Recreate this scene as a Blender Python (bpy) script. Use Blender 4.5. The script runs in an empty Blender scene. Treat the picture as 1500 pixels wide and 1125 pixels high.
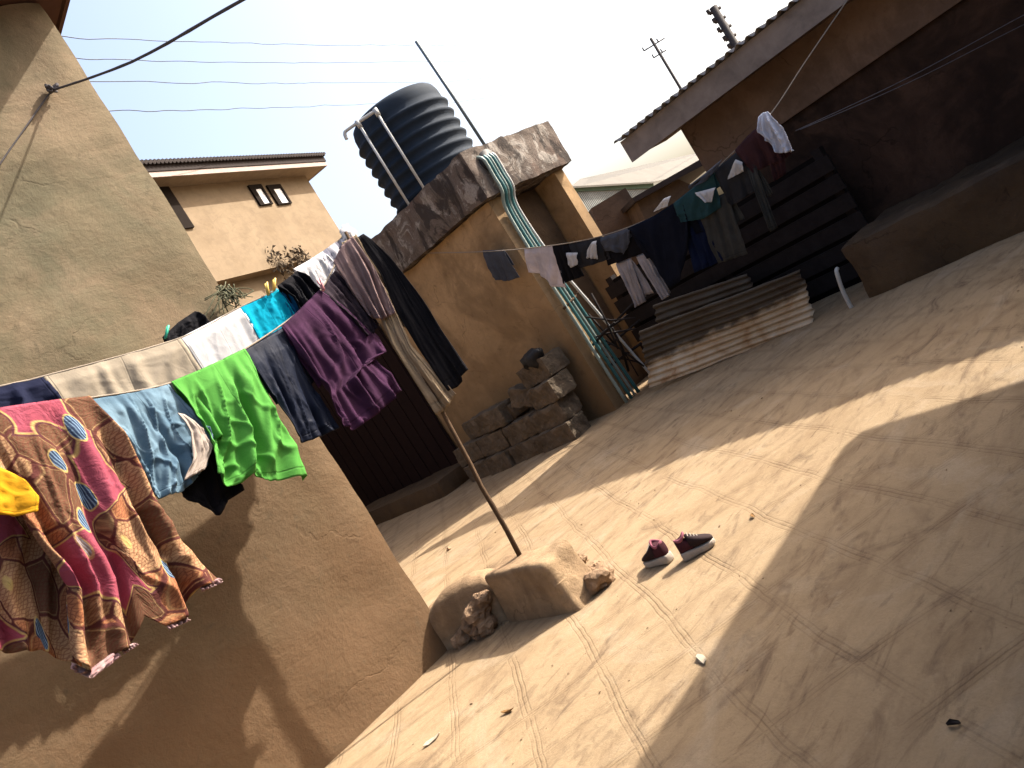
import bpy, bmesh, math, random
from mathutils import Vector, Matrix, noise
random.seed(7)
S = bpy.context.scene
C = S.collection
V = Vector
# ------------------------------------------------------------------ camera
HEAD, PITCH, ROLL, FPX, EYE = math.radians(41.5), math.radians(-3.0), math.radians(32.0), 1200.0, 1.5
R0 = V((math.cos(HEAD), -math.sin(HEAD), 0))
F0 = V((math.sin(HEAD), math.cos(HEAD), 0))
FW = F0 * math.cos(PITCH) + V((0, 0, math.sin(PITCH)))
U0 = R0.cross(FW)
CR = R0 * math.cos(ROLL) - U0 * math.sin(ROLL)
CU = R0 * math.sin(ROLL) + U0 * math.cos(ROLL)
EYEP = V((0, 0, EYE))
cam = bpy.data.cameras.new('camera')
cam.sensor_width = 36; cam.lens = 36 * FPX / 1500; cam.clip_end = 2000; cam.clip_start = 0.05
camo = bpy.data.objects.new('camera', cam); C.objects.link(camo)
m = Matrix((CR, CU, -FW)).transposed().to_4x4(); m.translation = EYEP
camo.matrix_world = m
S.camera = camo

def ray(x, y):
    return FW + CR * ((x - 750) / FPX) - CU * ((y - 562.5) / FPX)
def on(x, y, p, n):                      # survey point on a plane
    d = ray(x, y); n = V(n)
    return EYEP + d * ((V(p) - EYEP).dot(n) / d.dot(n))
def gz(x, y):                            # height of the yard floor
    if not (-5 < x < 14 and -5 < y < 14): return 0.0
    return 0.022 * noise.noise(V((x * 0.55, y * 0.55, 0))) + 0.008 * noise.noise(V((x * 1.9, y * 1.9, 4)))
def onX(x, y, X): return on(x, y, (X, 0, 0), (1, 0, 0))
def onY(x, y, Y): return on(x, y, (0, Y, 0), (0, 1, 0))
def onZ(x, y, z=0): return on(x, y, (0, 0, z), (0, 0, 1))
def atd(x, y, d): return EYEP + ray(x, y) * d

# ------------------------------------------------------------------ light
SUN_AZ = V((0.91, -0.41, 0)).normalized(); SUN_EL = math.radians(37)
sd = SUN_AZ * math.cos(SUN_EL) + V((0, 0, math.sin(SUN_EL)))
sl = bpy.data.lights.new('sun', 'SUN'); sl.energy = 5.0; sl.angle = math.radians(0.6); sl.color = (1, 0.93, 0.82)
so = bpy.data.objects.new('sun', sl); C.objects.link(so)
so.rotation_euler = sd.to_track_quat('Z', 'Y').to_euler(); so.location = (20, -12, 25)
w = bpy.data.worlds.new('World'); S.world = w; w.use_nodes = True
wt = w.node_tree; bg = wt.nodes['Background']
sky = wt.nodes.new('ShaderNodeTexSky'); sky.sky_type = 'NISHITA'; sky.sun_disc = False
sky.sun_elevation = SUN_EL; sky.sun_rotation = math.atan2(SUN_AZ.x, SUN_AZ.y)
sky.air_density = 1.0; sky.dust_density = 9.0; sky.ozone_density = 1.0; sky.altitude = 200
wt.links.new(sky.outputs[0], bg.inputs[0]); bg.inputs[1].default_value = 0.17
S.view_settings.view_transform = 'Standard'; S.view_settings.look = 'None'
S.view_settings.exposure = 1.4; S.view_settings.gamma = 1
try: S.view_settings.use_curve_mapping = False
except Exception: pass
S.render.engine = 'CYCLES'
S.render.resolution_x = 1024; S.render.resolution_y = 768

# ------------------------------------------------------------------ materials
K = 0.6            # the photograph is exposed bright: all albedos sit in the lower real-world range
class NT:
    def __init__(s, name):
        s.m = bpy.data.materials.new(name); s.m.use_nodes = True; s.t = s.m.node_tree
        s.b = s.t.nodes['Principled BSDF']; s.tc = s.t.nodes.new('ShaderNodeTexCoord')
    def n(s, ty, **kw):
        nd = s.t.nodes.new(ty)
        for k, v in kw.items(): setattr(nd, k, v)
        return nd
    def l(s, a, b): s.t.links.new(a, b)
    def inp(s, sock, v):
        if hasattr(v, 'is_linked') or isinstance(v, bpy.types.NodeSocket): s.l(v, sock)
        else: sock.default_value = v
    def co(s, kind='Object', scale=(1, 1, 1), rot=(0, 0, 0), loc=(0, 0, 0)):
        mp = s.n('ShaderNodeMapping'); mp.inputs['Scale'].default_value = scale
        mp.inputs['Rotation'].default_value = rot; mp.inputs['Location'].default_value = loc
        s.l(s.tc.outputs[kind], mp.inputs['Vector']); return mp.outputs[0]
    def noise(s, co, scale, detail=6, rough=0.6, dist=0.0):
        nd = s.n('ShaderNodeTexNoise'); s.l(co, nd.inputs['Vector'])
        nd.inputs['Scale'].default_value = scale; nd.inputs['Detail'].default_value = detail
        nd.inputs['Roughness'].default_value = rough; nd.inputs['Distortion'].default_value = dist
        return nd.outputs['Fac']
    def ramp(s, fac, stops):
        nd = s.n('ShaderNodeValToRGB'); s.l(fac, nd.inputs[0]); e = nd.color_ramp.elements
        while len(e) < len(stops): e.new(0.5)
        for i, (p, c) in enumerate(stops):
            e[i].position = p; e[i].color = (*c, 1) if len(c) == 3 else c
        return nd.outputs[0]
    def rng(s, v, a, b, c=0.0, d=1.0):
        nd = s.n('ShaderNodeMapRange'); s.inp(nd.inputs[0], v)
        for i, q in enumerate((a, b, c, d)): nd.inputs[i + 1].default_value = q
        return nd.outputs[0]
    def mix(s, f, a, b, mode='MIX'):
        nd = s.n('ShaderNodeMix', data_type='RGBA', blend_type=mode)
        for i, v in ((0, f), (6, a), (7, b)):
            if isinstance(v, tuple) and len(v) == 3: v = (*v, 1)
            s.inp(nd.inputs[i], v)
        return nd.outputs[2]
    def math(s, op, a, b=0.0):
        nd = s.n('ShaderNodeMath', operation=op); s.inp(nd.inputs[0], a); s.inp(nd.inputs[1], b); return nd.outputs[0]
    def xyz(s, co):
        nd = s.n('ShaderNodeSeparateXYZ'); s.l(co, nd.inputs[0]); return nd.outputs
    def bump(s, h, strength=0.3, dist=0.02):
        nd = s.n('ShaderNodeBump'); s.l(h, nd.inputs['Height']); nd.inputs['Strength'].default_value = strength
        nd.inputs['Distance'].default_value = dist
        if s.b.inputs['Normal'].is_linked: s.l(s.b.inputs['Normal'].links[0].from_socket, nd.inputs['Normal'])
        s.l(nd.outputs[0], s.b.inputs['Normal'])
    def fin(s, col, rough=0.85, spec=0.25):
        if K != 1: col = s.mix(1.0, col, (K, K, K), 'MULTIPLY')
        s.inp(s.b.inputs['Base Color'], (*col, 1) if isinstance(col, tuple) and len(col) == 3 else col)
        s.inp(s.b.inputs['Roughness'], rough); s.b.inputs['Specular IOR Level'].default_value = spec
        return s.m

def plaster(name, c1, c2, c3, stain=(0.1, 0.07, 0.05), stain_amt=0.5, low=None, low_z=(0.2, 1.4), scale=1.0, bump=0.4, streak=0.35, patch=1.0):
    t = NT(name); co = t.co()
    big = t.noise(co, 0.9 * scale, 5, 0.6, 0.6)
    col = t.ramp(big, [(0.3, c1), (0.5, c2), (0.68, c3)])
    mid = t.noise(co, 5 * scale, 8, 0.65, 0.4)
    col = t.mix(t.rng(mid, 0.45, 0.75, 0, 0.45), col, tuple(x * 0.62 for x in c2))
    pt_ = t.noise(co, 0.75 * scale, 9, 0.62, 1.6)
    col = t.mix(t.rng(pt_, 0.48, 0.56, 0, 0.55 * patch), col, tuple(x * 1.22 for x in c1))
    col = t.mix(t.rng(t.noise(t.co(loc=(5, 2, 8)), 0.9 * scale, 9, 0.6, 1.2), 0.50, 0.62, 0, 0.6 * patch), col, tuple(x * 0.62 for x in c3))
    tw = t.noise(t.co(rot=(0.5, 0.7, 0.3), scale=(0.5, 3.0, 3.0)), 2.4 * scale, 7, 0.6, 0.8)      # trowel sweeps
    col = t.mix(t.rng(tw, 0.52, 0.72, 0, 0.5), col, tuple(x * 0.66 for x in c2)); col = t.mix(t.rng(tw, 0.3, 0.46, 0.35, 0), col, c1)
    cr = t.n('ShaderNodeTexVoronoi', feature='DISTANCE_TO_EDGE'); cw = t.n('ShaderNodeMix', data_type='RGBA', blend_type='LINEAR_LIGHT'); cw.inputs[0].default_value = 0.25
    cn = t.n('ShaderNodeTexNoise'); cn.inputs['Scale'].default_value = 3.0; cn.inputs['Detail'].default_value = 6; t.l(co, cn.inputs['Vector']); t.l(co, cw.inputs[6]); t.l(cn.outputs['Color'], cw.inputs[7])
    t.l(cw.outputs[2], cr.inputs['Vector']); cr.inputs['Scale'].default_value = 0.8 * scale
    crack = t.math('MULTIPLY', t.rng(cr.outputs['Distance'], 0.002, 0.008, 1, 0), t.rng(t.noise(co, 1.1, 3, 0.5), 0.5, 0.6))
    col = t.mix(t.math('MULTIPLY', crack, 0.5 * patch), col, tuple(x * 0.5 for x in stain))
    st = t.noise(t.co(scale=(1, 1, 0.16)), 4.5 * scale, 6, 0.6, 0.3)      # rain streaks running down
    col = t.mix(t.rng(st, 0.52, 0.78, 0, streak), col, stain)
    if low:
        z = t.xyz(t.tc.outputs['Object'])[2]
        zz = t.math('ADD', z, t.math('MULTIPLY', t.math('SUBTRACT', t.noise(co, 2.2, 6, 0.6, 0.4), 0.5), 2.2))
        col = t.mix(t.rng(zz, low_z[0], low_z[1], 0.85, 0), col, low)
    sp = t.noise(co, 9 * scale, 10, 0.7, 1.0)
    col = t.mix(t.rng(sp, 0.58, 0.72, 0, stain_amt), col, stain)
    fine = t.noise(co, 60, 6, 0.7)
    col = t.mix(t.rng(fine, 0.3, 0.8, 0, 0.35), col, tuple(x * 0.7 for x in c2))
    t.bump(t.noise(co, 2.6 * scale, 9, 0.72, 0.15), bump, 0.04)
    t.bump(tw, bump * 0.35, 0.03)
    t.bump(t.math('MULTIPLY', crack, -1.0), 0.4 * patch, 0.008)
    t.bump(fine, bump * 0.35, 0.004)
    return t.fin(col, 0.92, 0.12)

def cloth(name, c, c2=None, stripes=None, scale=18, rough=0.9, weave=True, transl=0.12):
    t = NT(name); co = t.co('UV')
    c2 = c2 or tuple(x * 0.75 for x in c)
    col = t.ramp(t.noise(co, scale * 0.35, 5, 0.6, 0.5), [(0.35, c2), (0.65, c)])
    if stripes:
        x = t.xyz(co)[0]
        f = t.math('PINGPONG', t.math('MULTIPLY', x, stripes[1]), 1.0)
        col = t.mix(t.rng(f, 0.55, 0.62), col, stripes[0])
    fu = t.n('ShaderNodeUVMap'); fu.uv_map = 'Frac'; fv = t.xyz(fu.outputs[0])
    hem = t.math('MAXIMUM', t.rng(t.math('ABSOLUTE', t.math('SUBTRACT', fv[1], 0.94)), 0.003, 0.009, 1, 0), t.rng(t.math('ABSOLUTE', t.math('SUBTRACT', t.math('ABSOLUTE', t.math('SUBTRACT', fv[0], 0.5)), 0.47)), 0.002, 0.008, 1, 0))
    seam = t.math('MAXIMUM', hem, t.rng(t.math('ABSOLUTE', t.math('SUBTRACT', t.math('ADD', fv[0], t.math('MULTIPLY', fv[1], 0.08)), 0.56)), 0.002, 0.007, 0.8, 0))
    col = t.mix(t.math('MULTIPLY', seam, 0.45), col, tuple(x * 0.4 for x in c))
    wn = t.noise(co, 5, 5, 0.6, 0.6); col = t.mix(t.rng(wn, 0.45, 0.7, 0, 0.22), col, tuple(min(1, x * 1.3 + .003) for x in c))
    t.bump(t.math('MULTIPLY', seam, -1.0), 0.4, 0.004)
    fine = t.noise(t.co('UV', (1, 1, 1)), 260, 2, 0.5)
    col = t.mix(t.rng(fine, 0.3, 0.7, 0, 0.16), col, (0.02, 0.02, 0.02))
    t.bump(t.noise(co, 16, 4, 0.55, 0.8), 0.18, 0.02)
    t.bump(fine, 0.15, 0.002)
    t.fin(col, rough, 0.06)
    if transl:
        tr = t.n('ShaderNodeBsdfTranslucent'); t.l(col, tr.inputs[0])
        ms = t.n('ShaderNodeMixShader'); ms.inputs[0].default_value = transl
        out = t.t.nodes['Material Output']
        t.l(t.b.outputs[0], ms.inputs[1]); t.l(tr.outputs[0], ms.inputs[2]); t.l(ms.outputs[0], out.inputs[0])
    return t.m

def plain(name, c, rough=0.6, spec=0.3, var=0.3, scale=8, metal=0.0, bump=0.15):
    t = NT(name); co = t.co()
    f = t.noise(co, scale, 7, 0.65, 0.4)
    col = t.mix(t.rng(f, 0.35, 0.72, 0, var * 1.6), c, tuple(x * 0.5 for x in c))
    t.bump(t.noise(co, scale * 5, 5, 0.6), bump, 0.01)
    t.b.inputs['Metallic'].default_value = metal
    return t.fin(col, rough, spec)

M = {}
M['wall_left'] = plaster('weathered tan plaster', (0.275, 0.20, 0.135), (0.22, 0.18, 0.115), (0.16, 0.15, 0.098), (0.085, 0.07, 0.048), 0.55, low=(0.185, 0.10, 0.05), low_z=(0.6, 3.3), bump=0.5, patch=0.8, scale=1.0)
M['wall_back'] = plaster('cream plaster', (0.33, 0.25, 0.165), (0.30, 0.225, 0.15), (0.265, 0.195, 0.125), (0.2, 0.15, 0.1), 0.25, bump=0.12, patch=0.3)
M['wall_tank'] = plaster('ochre mud plaster', (0.60, 0.40, 0.215), (0.49, 0.32, 0.17), (0.34, 0.225, 0.125), (0.12, 0.08, 0.05), 0.6, low=(0.27, 0.175, 0.09), low_z=(0.6, 2.6))
def slab_mat():
    t = NT('blotched weathered concrete'); co = t.co()
    col = t.ramp(t.noise(co, 1.6, 8, 0.65, 0.6), [(0.34, (0.13, 0.10, 0.085)), (0.5, (0.24, 0.195, 0.165)), (0.62, (0.19, 0.135, 0.11))])
    a = t.noise(t.co(loc=(3, 1, 7)), 3.4, 9, 0.68, 0.8); col = t.mix(t.rng(a, 0.53, 0.58, 0, 0.85), col, (0.50, 0.45, 0.40))
    b = t.noise(t.co(loc=(9, 4, 2), scale=(1, 1, 0.5)), 3.0, 9, 0.68, 0.8); col = t.mix(t.rng(b, 0.52, 0.57, 0, 0.85), col, (0.05, 0.042, 0.04))
    st = t.noise(t.co(scale=(1, 1, 0.12)), 9, 6, 0.6); col = t.mix(t.rng(st, 0.5, 0.7, 0, 0.6), col, (0.045, 0.038, 0.036))
    f = t.noise(co, 45, 8, 0.7); col = t.mix(t.rng(f, 0.4, 0.7, 0, 0.5), col, (0.08, 0.065, 0.055))
    t.bump(a, 0.6, 0.04); t.bump(f, 0.8, 0.012)
    return t.fin(col, 0.95, 0.1)
M['slab'] = slab_mat()
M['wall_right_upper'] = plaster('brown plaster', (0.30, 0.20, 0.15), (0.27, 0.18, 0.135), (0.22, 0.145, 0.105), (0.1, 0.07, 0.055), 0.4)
M['wall_right_lower'] = plaster('shade darkened plaster', (0.11, 0.062, 0.042), (0.065, 0.038, 0.028), (0.03, 0.02, 0.017), (0.010, 0.009, 0.010), 0.6)  # near-black brown: the deep shade on this wall is put into the colour
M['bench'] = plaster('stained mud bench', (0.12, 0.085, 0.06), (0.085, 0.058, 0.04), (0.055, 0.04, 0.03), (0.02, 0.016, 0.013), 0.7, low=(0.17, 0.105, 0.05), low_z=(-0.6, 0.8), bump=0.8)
M['mound'] = plaster('dusty cement', (0.46, 0.32, 0.19), (0.40, 0.275, 0.165), (0.32, 0.21, 0.125), (0.16, 0.10, 0.06), 0.5, scale=2.0, bump=0.6)
M['cement_block'] = plaster('sandcrete block', (0.22, 0.165, 0.115), (0.175, 0.135, 0.095), (0.13, 0.10, 0.072), (0.055, 0.045, 0.038), 0.5, scale=3, bump=0.8)
M['stone'] = plaster('rubble stone', (0.52, 0.36, 0.23), (0.46, 0.30, 0.185), (0.34, 0.22, 0.14), (0.17, 0.105, 0.065), 0.4, scale=5, bump=0.9)
M['dark_door'] = plain('dark maroon wood', (0.022, 0.011, 0.011), 0.85, 0.08)
M['gate_backing'] = plain('near black backing', (0.012, 0.010, 0.010), 0.95, 0.05)  # near-black stands in for shade behind the gate slats
M['fascia_red'] = plain('red brown board', (0.16, 0.075, 0.05), 0.8, 0.15)
M['fascia_pink'] = plain('faded pink board', (0.5, 0.4, 0.36), 0.8, 0.15)
M['fascia_grey'] = plain('weathered grey board', (0.36, 0.30, 0.265), 0.85, 0.12, 0.5, 4)
M['soffit'] = plain('tan soffit board', (0.36, 0.28, 0.2), 0.85, 0.12)
M['roof_dark'] = plain('rusted dark roofing', (0.045, 0.035, 0.034), 0.85, 0.12)
M['roof_grey'] = plain('weathered zinc roofing', (0.3, 0.27, 0.26), 0.6, 0.4, 0.4, 3)
M['roof_pale'] = plain('pale dusty roofing', (0.14, 0.125, 0.105), 0.75, 0.2, 0.3, 2)
M['wall_pale'] = plain('pale corrugated wall', (0.4, 0.42, 0.40), 0.7, 0.2, 0.3, 2)
M['green_paint'] = plain('faded green paint', (0.12, 0.2, 0.16), 0.7, 0.2)
M['brown_wall'] = plaster('brown shed wall', (0.13, 0.085, 0.06), (0.11, 0.075, 0.052), (0.09, 0.06, 0.045), (0.04, 0.03, 0.025), 0.4)
M['tank'] = plain('dark slate plastic', (0.022, 0.035, 0.057), 0.8, 0.12, 0.4, 5, bump=0.05)
M['pvc'] = plain('white pipe plastic', (0.62, 0.62, 0.6), 0.45, 0.4, 0.25)
M['teal'] = plain('teal pipe plastic', (0.035, 0.17, 0.18), 0.5, 0.4, 0.3)
M['green_pale'] = plain('pale green pipe plastic', (0.30, 0.38, 0.35), 0.5, 0.35, 0.3)
M['rubber'] = plain('black rubber', (0.012, 0.012, 0.014), 0.6, 0.3)
M['wood'] = plain('weathered stick', (0.12, 0.075, 0.045), 0.9, 0.1, 0.5, 20)
M['wood_dark'] = plain('dark weathered wood', (0.03, 0.024, 0.024), 0.85, 0.1, 0.5, 8)
M['steel'] = plain('dull steel', (0.12, 0.16, 0.18), 0.5, 0.5)
M['rope'] = plain('grey rope', (0.13, 0.12, 0.13), 0.9, 0.1, 0.4, 30)
M['twine'] = plain('pale twine', (0.36, 0.30, 0.24), 0.9, 0.1, 0.3, 30)
M['wire'] = plain('black cable', (0.025, 0.022, 0.025), 0.6, 0.3)
M['pole_grey'] = plain('dark utility pole', (0.06, 0.05, 0.05), 0.8, 0.2)
M['window_frame'] = plain('dark window frame', (0.022, 0.016, 0.013), 0.9, 0.05)
M['pane'] = plain('plain white pane', (0.8, 0.82, 0.85), 0.25, 0.5, 0.1)  # panes are one even opaque white
M['bag_white'] = plain('white plastic bag', (0.72, 0.74, 0.85), 0.4, 0.4, 0.12, 14, bump=0.5)
M['peg_yellow'] = plain('yellow peg', (0.75, 0.5, 0.1), 0.5, 0.4, 0.1)
M['peg_pink'] = plain('pink peg', (0.75, 0.3, 0.33), 0.5, 0.4, 0.1)
M['peg_green'] = plain('green peg', (0.03, 0.5, 0.33), 0.5, 0.4, 0.1)
M['shoe'] = plain('maroon canvas', (0.075, 0.02, 0.03), 0.85, 0.15, 0.4, 40)
M['shoe_dark'] = plain('dark brown canvas', (0.04, 0.022, 0.024), 0.85, 0.15, 0.4, 40)
M['shoe_lining'] = plain('pink lining', (0.42, 0.14, 0.19), 0.85, 0.15, 0.3, 40)
M['sole'] = plain('dirty white rubber', (0.58, 0.5, 0.42), 0.7, 0.2, 0.3, 25)
M['paper'] = plain('scrap paper', (0.5, 0.43, 0.33), 0.8, 0.1, 0.2)
M['leaf_litter'] = plain('dry leaf', (0.3, 0.16, 0.06), 0.8, 0.1, 0.3)

def rust():
    t = NT('rusted corrugated zinc'); co = t.co()
    f = t.noise(co, 3.0, 8, 0.65, 0.8)
    col = t.ramp(f, [(0.32, (0.40, 0.22, 0.10)), (0.46, (0.62, 0.47, 0.31)), (0.64, (0.72, 0.61, 0.46))])
    z = t.xyz(t.tc.outputs['Object'])[2]
    zz = t.math('ADD', z, t.math('MULTIPLY', t.math('SUBTRACT', t.noise(co, 5, 6, 0.6), 0.5), 0.22))
    col = t.mix(t.rng(zz, 0.27, 0.36, 0, 0.88), col, (0.022, 0.017, 0.015))      # scorched upper half
    t.bump(t.noise(co, 40, 5, 0.6), 0.3, 0.01)
    return t.fin(col, 0.75, 0.25)
M['rust'] = rust()

def ground_mat():
    t = NT('screeded yard floor'); co = t.co()
    big = t.noise(co, 0.55, 6, 0.6, 0.8)
    col = t.ramp(big, [(0.3, (0.385, 0.272, 0.160)), (0.5, (0.445, 0.325, 0.198)), (0.7, (0.335, 0.23, 0.13))])
    mid = t.noise(t.co(rot=(0, 0, 0.52), scale=(0.55, 1.6, 1)), 4.0, 9, 0.68, 0.7)
    col = t.mix(t.rng(mid, 0.48, 0.74, 0, 0.65), col, (0.21, 0.135, 0.08))
    # scored joint lines of the screed: two crossing sets, hand drawn, worn away in places
    def lines(ang, spacing, seed, wob):
        c = t.co(rot=(0, 0, ang), loc=(seed, seed * 0.7, 0))
        x = t.xyz(c)[0]
        wv = t.math('MULTIPLY', t.math('SUBTRACT', t.noise(c, 0.9, 3, 0.5), 0.5), wob)
        wv2 = t.math('MULTIPLY', t.math('SUBTRACT', t.noise(c, 7, 3, 0.5), 0.5), 0.014)
        p = t.math('PINGPONG', t.math('MULTIPLY', t.math('ADD', t.math('ADD', x, wv), wv2), 2 / spacing), 1.0)
        d = t.math('MULTIPLY', p, spacing / 2)                 # metres to the nearest joint
        line = t.rng(d, 0.002, 0.008, 1, 0)
        l2 = t.rng(t.math('ABSOLUTE', t.math('SUBTRACT', d, 0.022)), 0.002, 0.008, 0.65, 0)
        halo = t.rng(d, 0.0, 0.05, 0.5, 0)
        msk = t.rng(t.noise(c, 2.0, 8, 0.7), 0.36, 0.58)
        return t.math('MULTIPLY', t.math('MAXIMUM', t.math('MAXIMUM', line, l2), halo), msk)
    g1 = lines(math.radians(37), 0.38, 3.1, 0.12)
    g2 = lines(math.radians(-57), 0.40, 8.3, 0.09)
    g = t.math('MAXIMUM', g1, g2)
    col = t.mix(t.math('MULTIPLY', g, 0.5), col, (0.15, 0.09, 0.05))
    scuff = t.noise(t.co(rot=(0, 0, 0.52), scale=(0.8, 2.4, 1), loc=(2, 5, 0)), 2.6, 9, 0.7, 1.2)
    col = t.mix(t.rng(scuff, 0.54, 0.68, 0, 0.75), col, (0.15, 0.10, 0.065))
    dash = t.noise(t.co(rot=(0, 0, 0.56), scale=(1.2, 5.5, 1), loc=(7, 1, 0)), 3.2, 6, 0.62, 0.6)
    col = t.mix(t.rng(dash, 0.60, 0.68, 0, 0.55), col, (0.16, 0.10, 0.06))
    blot = t.noise(t.co(loc=(1, 8, 3)), 2.0, 9, 0.72, 1.0); col = t.mix(t.rng(blot, 0.60, 0.70, 0, 0.7), col, (0.13, 0.085, 0.055))
    pale = t.noise(t.co(loc=(6, 3, 1)), 1.4, 8, 0.7, 1.0); col = t.mix(t.rng(pale, 0.54, 0.66, 0, 0.45), col, (0.52, 0.42, 0.30))
    fine = t.noise(co, 90, 6, 0.7)
    col = t.mix(t.rng(fine, 0.35, 0.75, 0, 0.35), col, (0.26, 0.18, 0.11))
    t.bump(t.math('MULTIPLY', g, -1.0), 0.5, 0.008)
    t.bump(mid, 0.5, 0.02)
    t.bump(fine, 0.4, 0.004)
    t.bump(t.noise(co, 14, 6, 0.65, 0.6), 0.4, 0.012)
    return t.fin(col, 0.93, 0.1)
M['ground'] = ground_mat()

def print_mat():
    t = NT('pink leaf print cotton'); co = t.co('UV')
    def vor(c, sc):
        nd = t.n('ShaderNodeTexVoronoi'); t.l(c, nd.inputs['Vector']); nd.inputs['Scale'].default_value = sc
        nd.inputs['Randomness'].default_value = 0.75; return nd
    def wave(c, sc, dist=1.5):
        nd = t.n('ShaderNodeTexWave'); t.l(c, nd.inputs['Vector']); nd.inputs['Scale'].default_value = sc
        nd.inputs['Distortion'].default_value = dist; nd.inputs['Detail'].default_value = 1; return nd.outputs['Fac']
    warp = t.n('ShaderNodeMix', data_type='RGBA', blend_type='LINEAR_LIGHT'); warp.inputs[0].default_value = 0.025
    nn = t.n('ShaderNodeTexNoise'); nn.inputs['Scale'].default_value = 5; t.l(co, nn.inputs['Vector'])
    t.l(co, warp.inputs[6]); t.l(nn.outputs['Color'], warp.inputs[7])
    mp = t.n('ShaderNodeMapping'); mp.inputs['Rotation'].default_value = (0, 0, 0.6); mp.inputs['Scale'].default_value = (1, 0.8, 1)
    t.l(warp.outputs[2], mp.inputs[0]); c = mp.outputs[0]
    col = t.mix(t.noise(co, 6, 4, 0.6), (0.28, 0.05, 0.07), (0.36, 0.085, 0.135))
    v1 = vor(c, 3.3); d1 = t.math('ADD', v1.outputs['Distance'], t.math('MULTIPLY', t.math('SUBTRACT', t.noise(c, 3, 1, 0.5), 0.5), 0.5))
    def pet(sc, seed):
        mq = t.n('ShaderNodeMapping'); mq.inputs['Location'].default_value = (seed, seed, 0); mq.inputs['Scale'].default_value = (1.0, 0.62, 1); mq.inputs['Rotation'].default_value = (0, 0, seed)
        t.l(warp.outputs[2], mq.inputs[0])
        e = t.n('ShaderNodeTexVoronoi', feature='DISTANCE_TO_EDGE'); t.l(mq.outputs[0], e.inputs['Vector']); e.inputs['Scale'].default_value = sc
        f = vor(mq.outputs[0], sc); f.inputs['Randomness'].default_value = 1.0; q = t.n('ShaderNodeSeparateColor'); t.l(f.outputs['Color'], q.inputs[0])
        return e.outputs['Distance'], q.outputs
    ed, pc = pet(8.5, 0.5)
    vein = t.rng(t.math('MAXIMUM', wave(c, 24, 6), wave(t.co('UV', rot=(0, 0, 1.3)), 22, 6)), 0.72, 0.95)
    leafcol = t.mix(t.rng(pc[0], 0.35, 0.4), (0.44, 0.26, 0.14), t.mix(t.rng(pc[1], 0.5, 0.55), (0.15, 0.08, 0.045), (0.36, 0.15, 0.07)))
    leafcol = t.mix(t.math('MULTIPLY', vein, 0.55), leafcol, (0.15, 0.045, 0.03))
    leaf = t.mix(t.rng(ed, 0.02, 0.035, 1, 0), leafcol, (0.11, 0.035, 0.03))
    leaf = t.mix(t.math('MULTIPLY', t.rng(t.math('ABSOLUTE', t.math('SUBTRACT', ed, 0.055)), 0.0, 0.014, 1, 0), 0.6), leaf, (0.5, 0.33, 0.16))
    col = t.mix(t.rng(d1, 0.69, 0.70, 1, 0), col, (0.48, 0.33, 0.13))
    col = t.mix(t.rng(d1, 0.675, 0.685, 1, 0), col, (0.10, 0.03, 0.04))
    col = t.mix(t.rng(d1, 0.66, 0.67, 1, 0), col, leaf)
    mp2 = t.n('ShaderNodeMapping'); mp2.inputs['Rotation'].default_value = (0, 0, -0.3); mp2.inputs['Scale'].default_value = (2.0, 0.85, 1); mp2.inputs['Location'].default_value = (0.3, 0.1, 0)
    t.l(warp.outputs[2], mp2.inputs[0])
    v2 = vor(mp2.outputs[0], 5.2); d2 = v2.outputs['Distance']
    s2 = t.n('ShaderNodeSeparateColor'); t.l(v2.outputs['Color'], s2.inputs[0])
    stripe = t.rng(wave(mp2.outputs[0], 16, 3), 0.6, 0.75)
    on = t.rng(s2.outputs[1], 0.5, 0.51)
    kind = t.rng(s2.outputs[2], 0.60, 0.61)
    small = t.mix(stripe, t.mix(kind, (0.035, 0.06, 0.12), (0.06, 0.055, 0.02)), t.mix(kind, (0.2, 0.30, 0.42), (0.55, 0.48, 0.10)))
    col = t.mix(t.math('MULTIPLY', t.rng(d2, 0.31, 0.325, 1, 0), on), col, (0.5, 0.36, 0.14))
    col = t.mix(t.math('MULTIPLY', t.rng(d2, 0.275, 0.29, 1, 0), on), col, small)
    fine = t.noise(co, 240, 2, 0.5)
    col = t.mix(t.rng(fine, 0.3, 0.7, 0, 0.12), col, (0.05, 0.02, 0.02))
    t.bump(t.noise(co, 16, 5, 0.6, 0.8), 0.5, 0.03)
    return t.fin(col, 0.9, 0.08)
M['print'] = print_mat()
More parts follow.
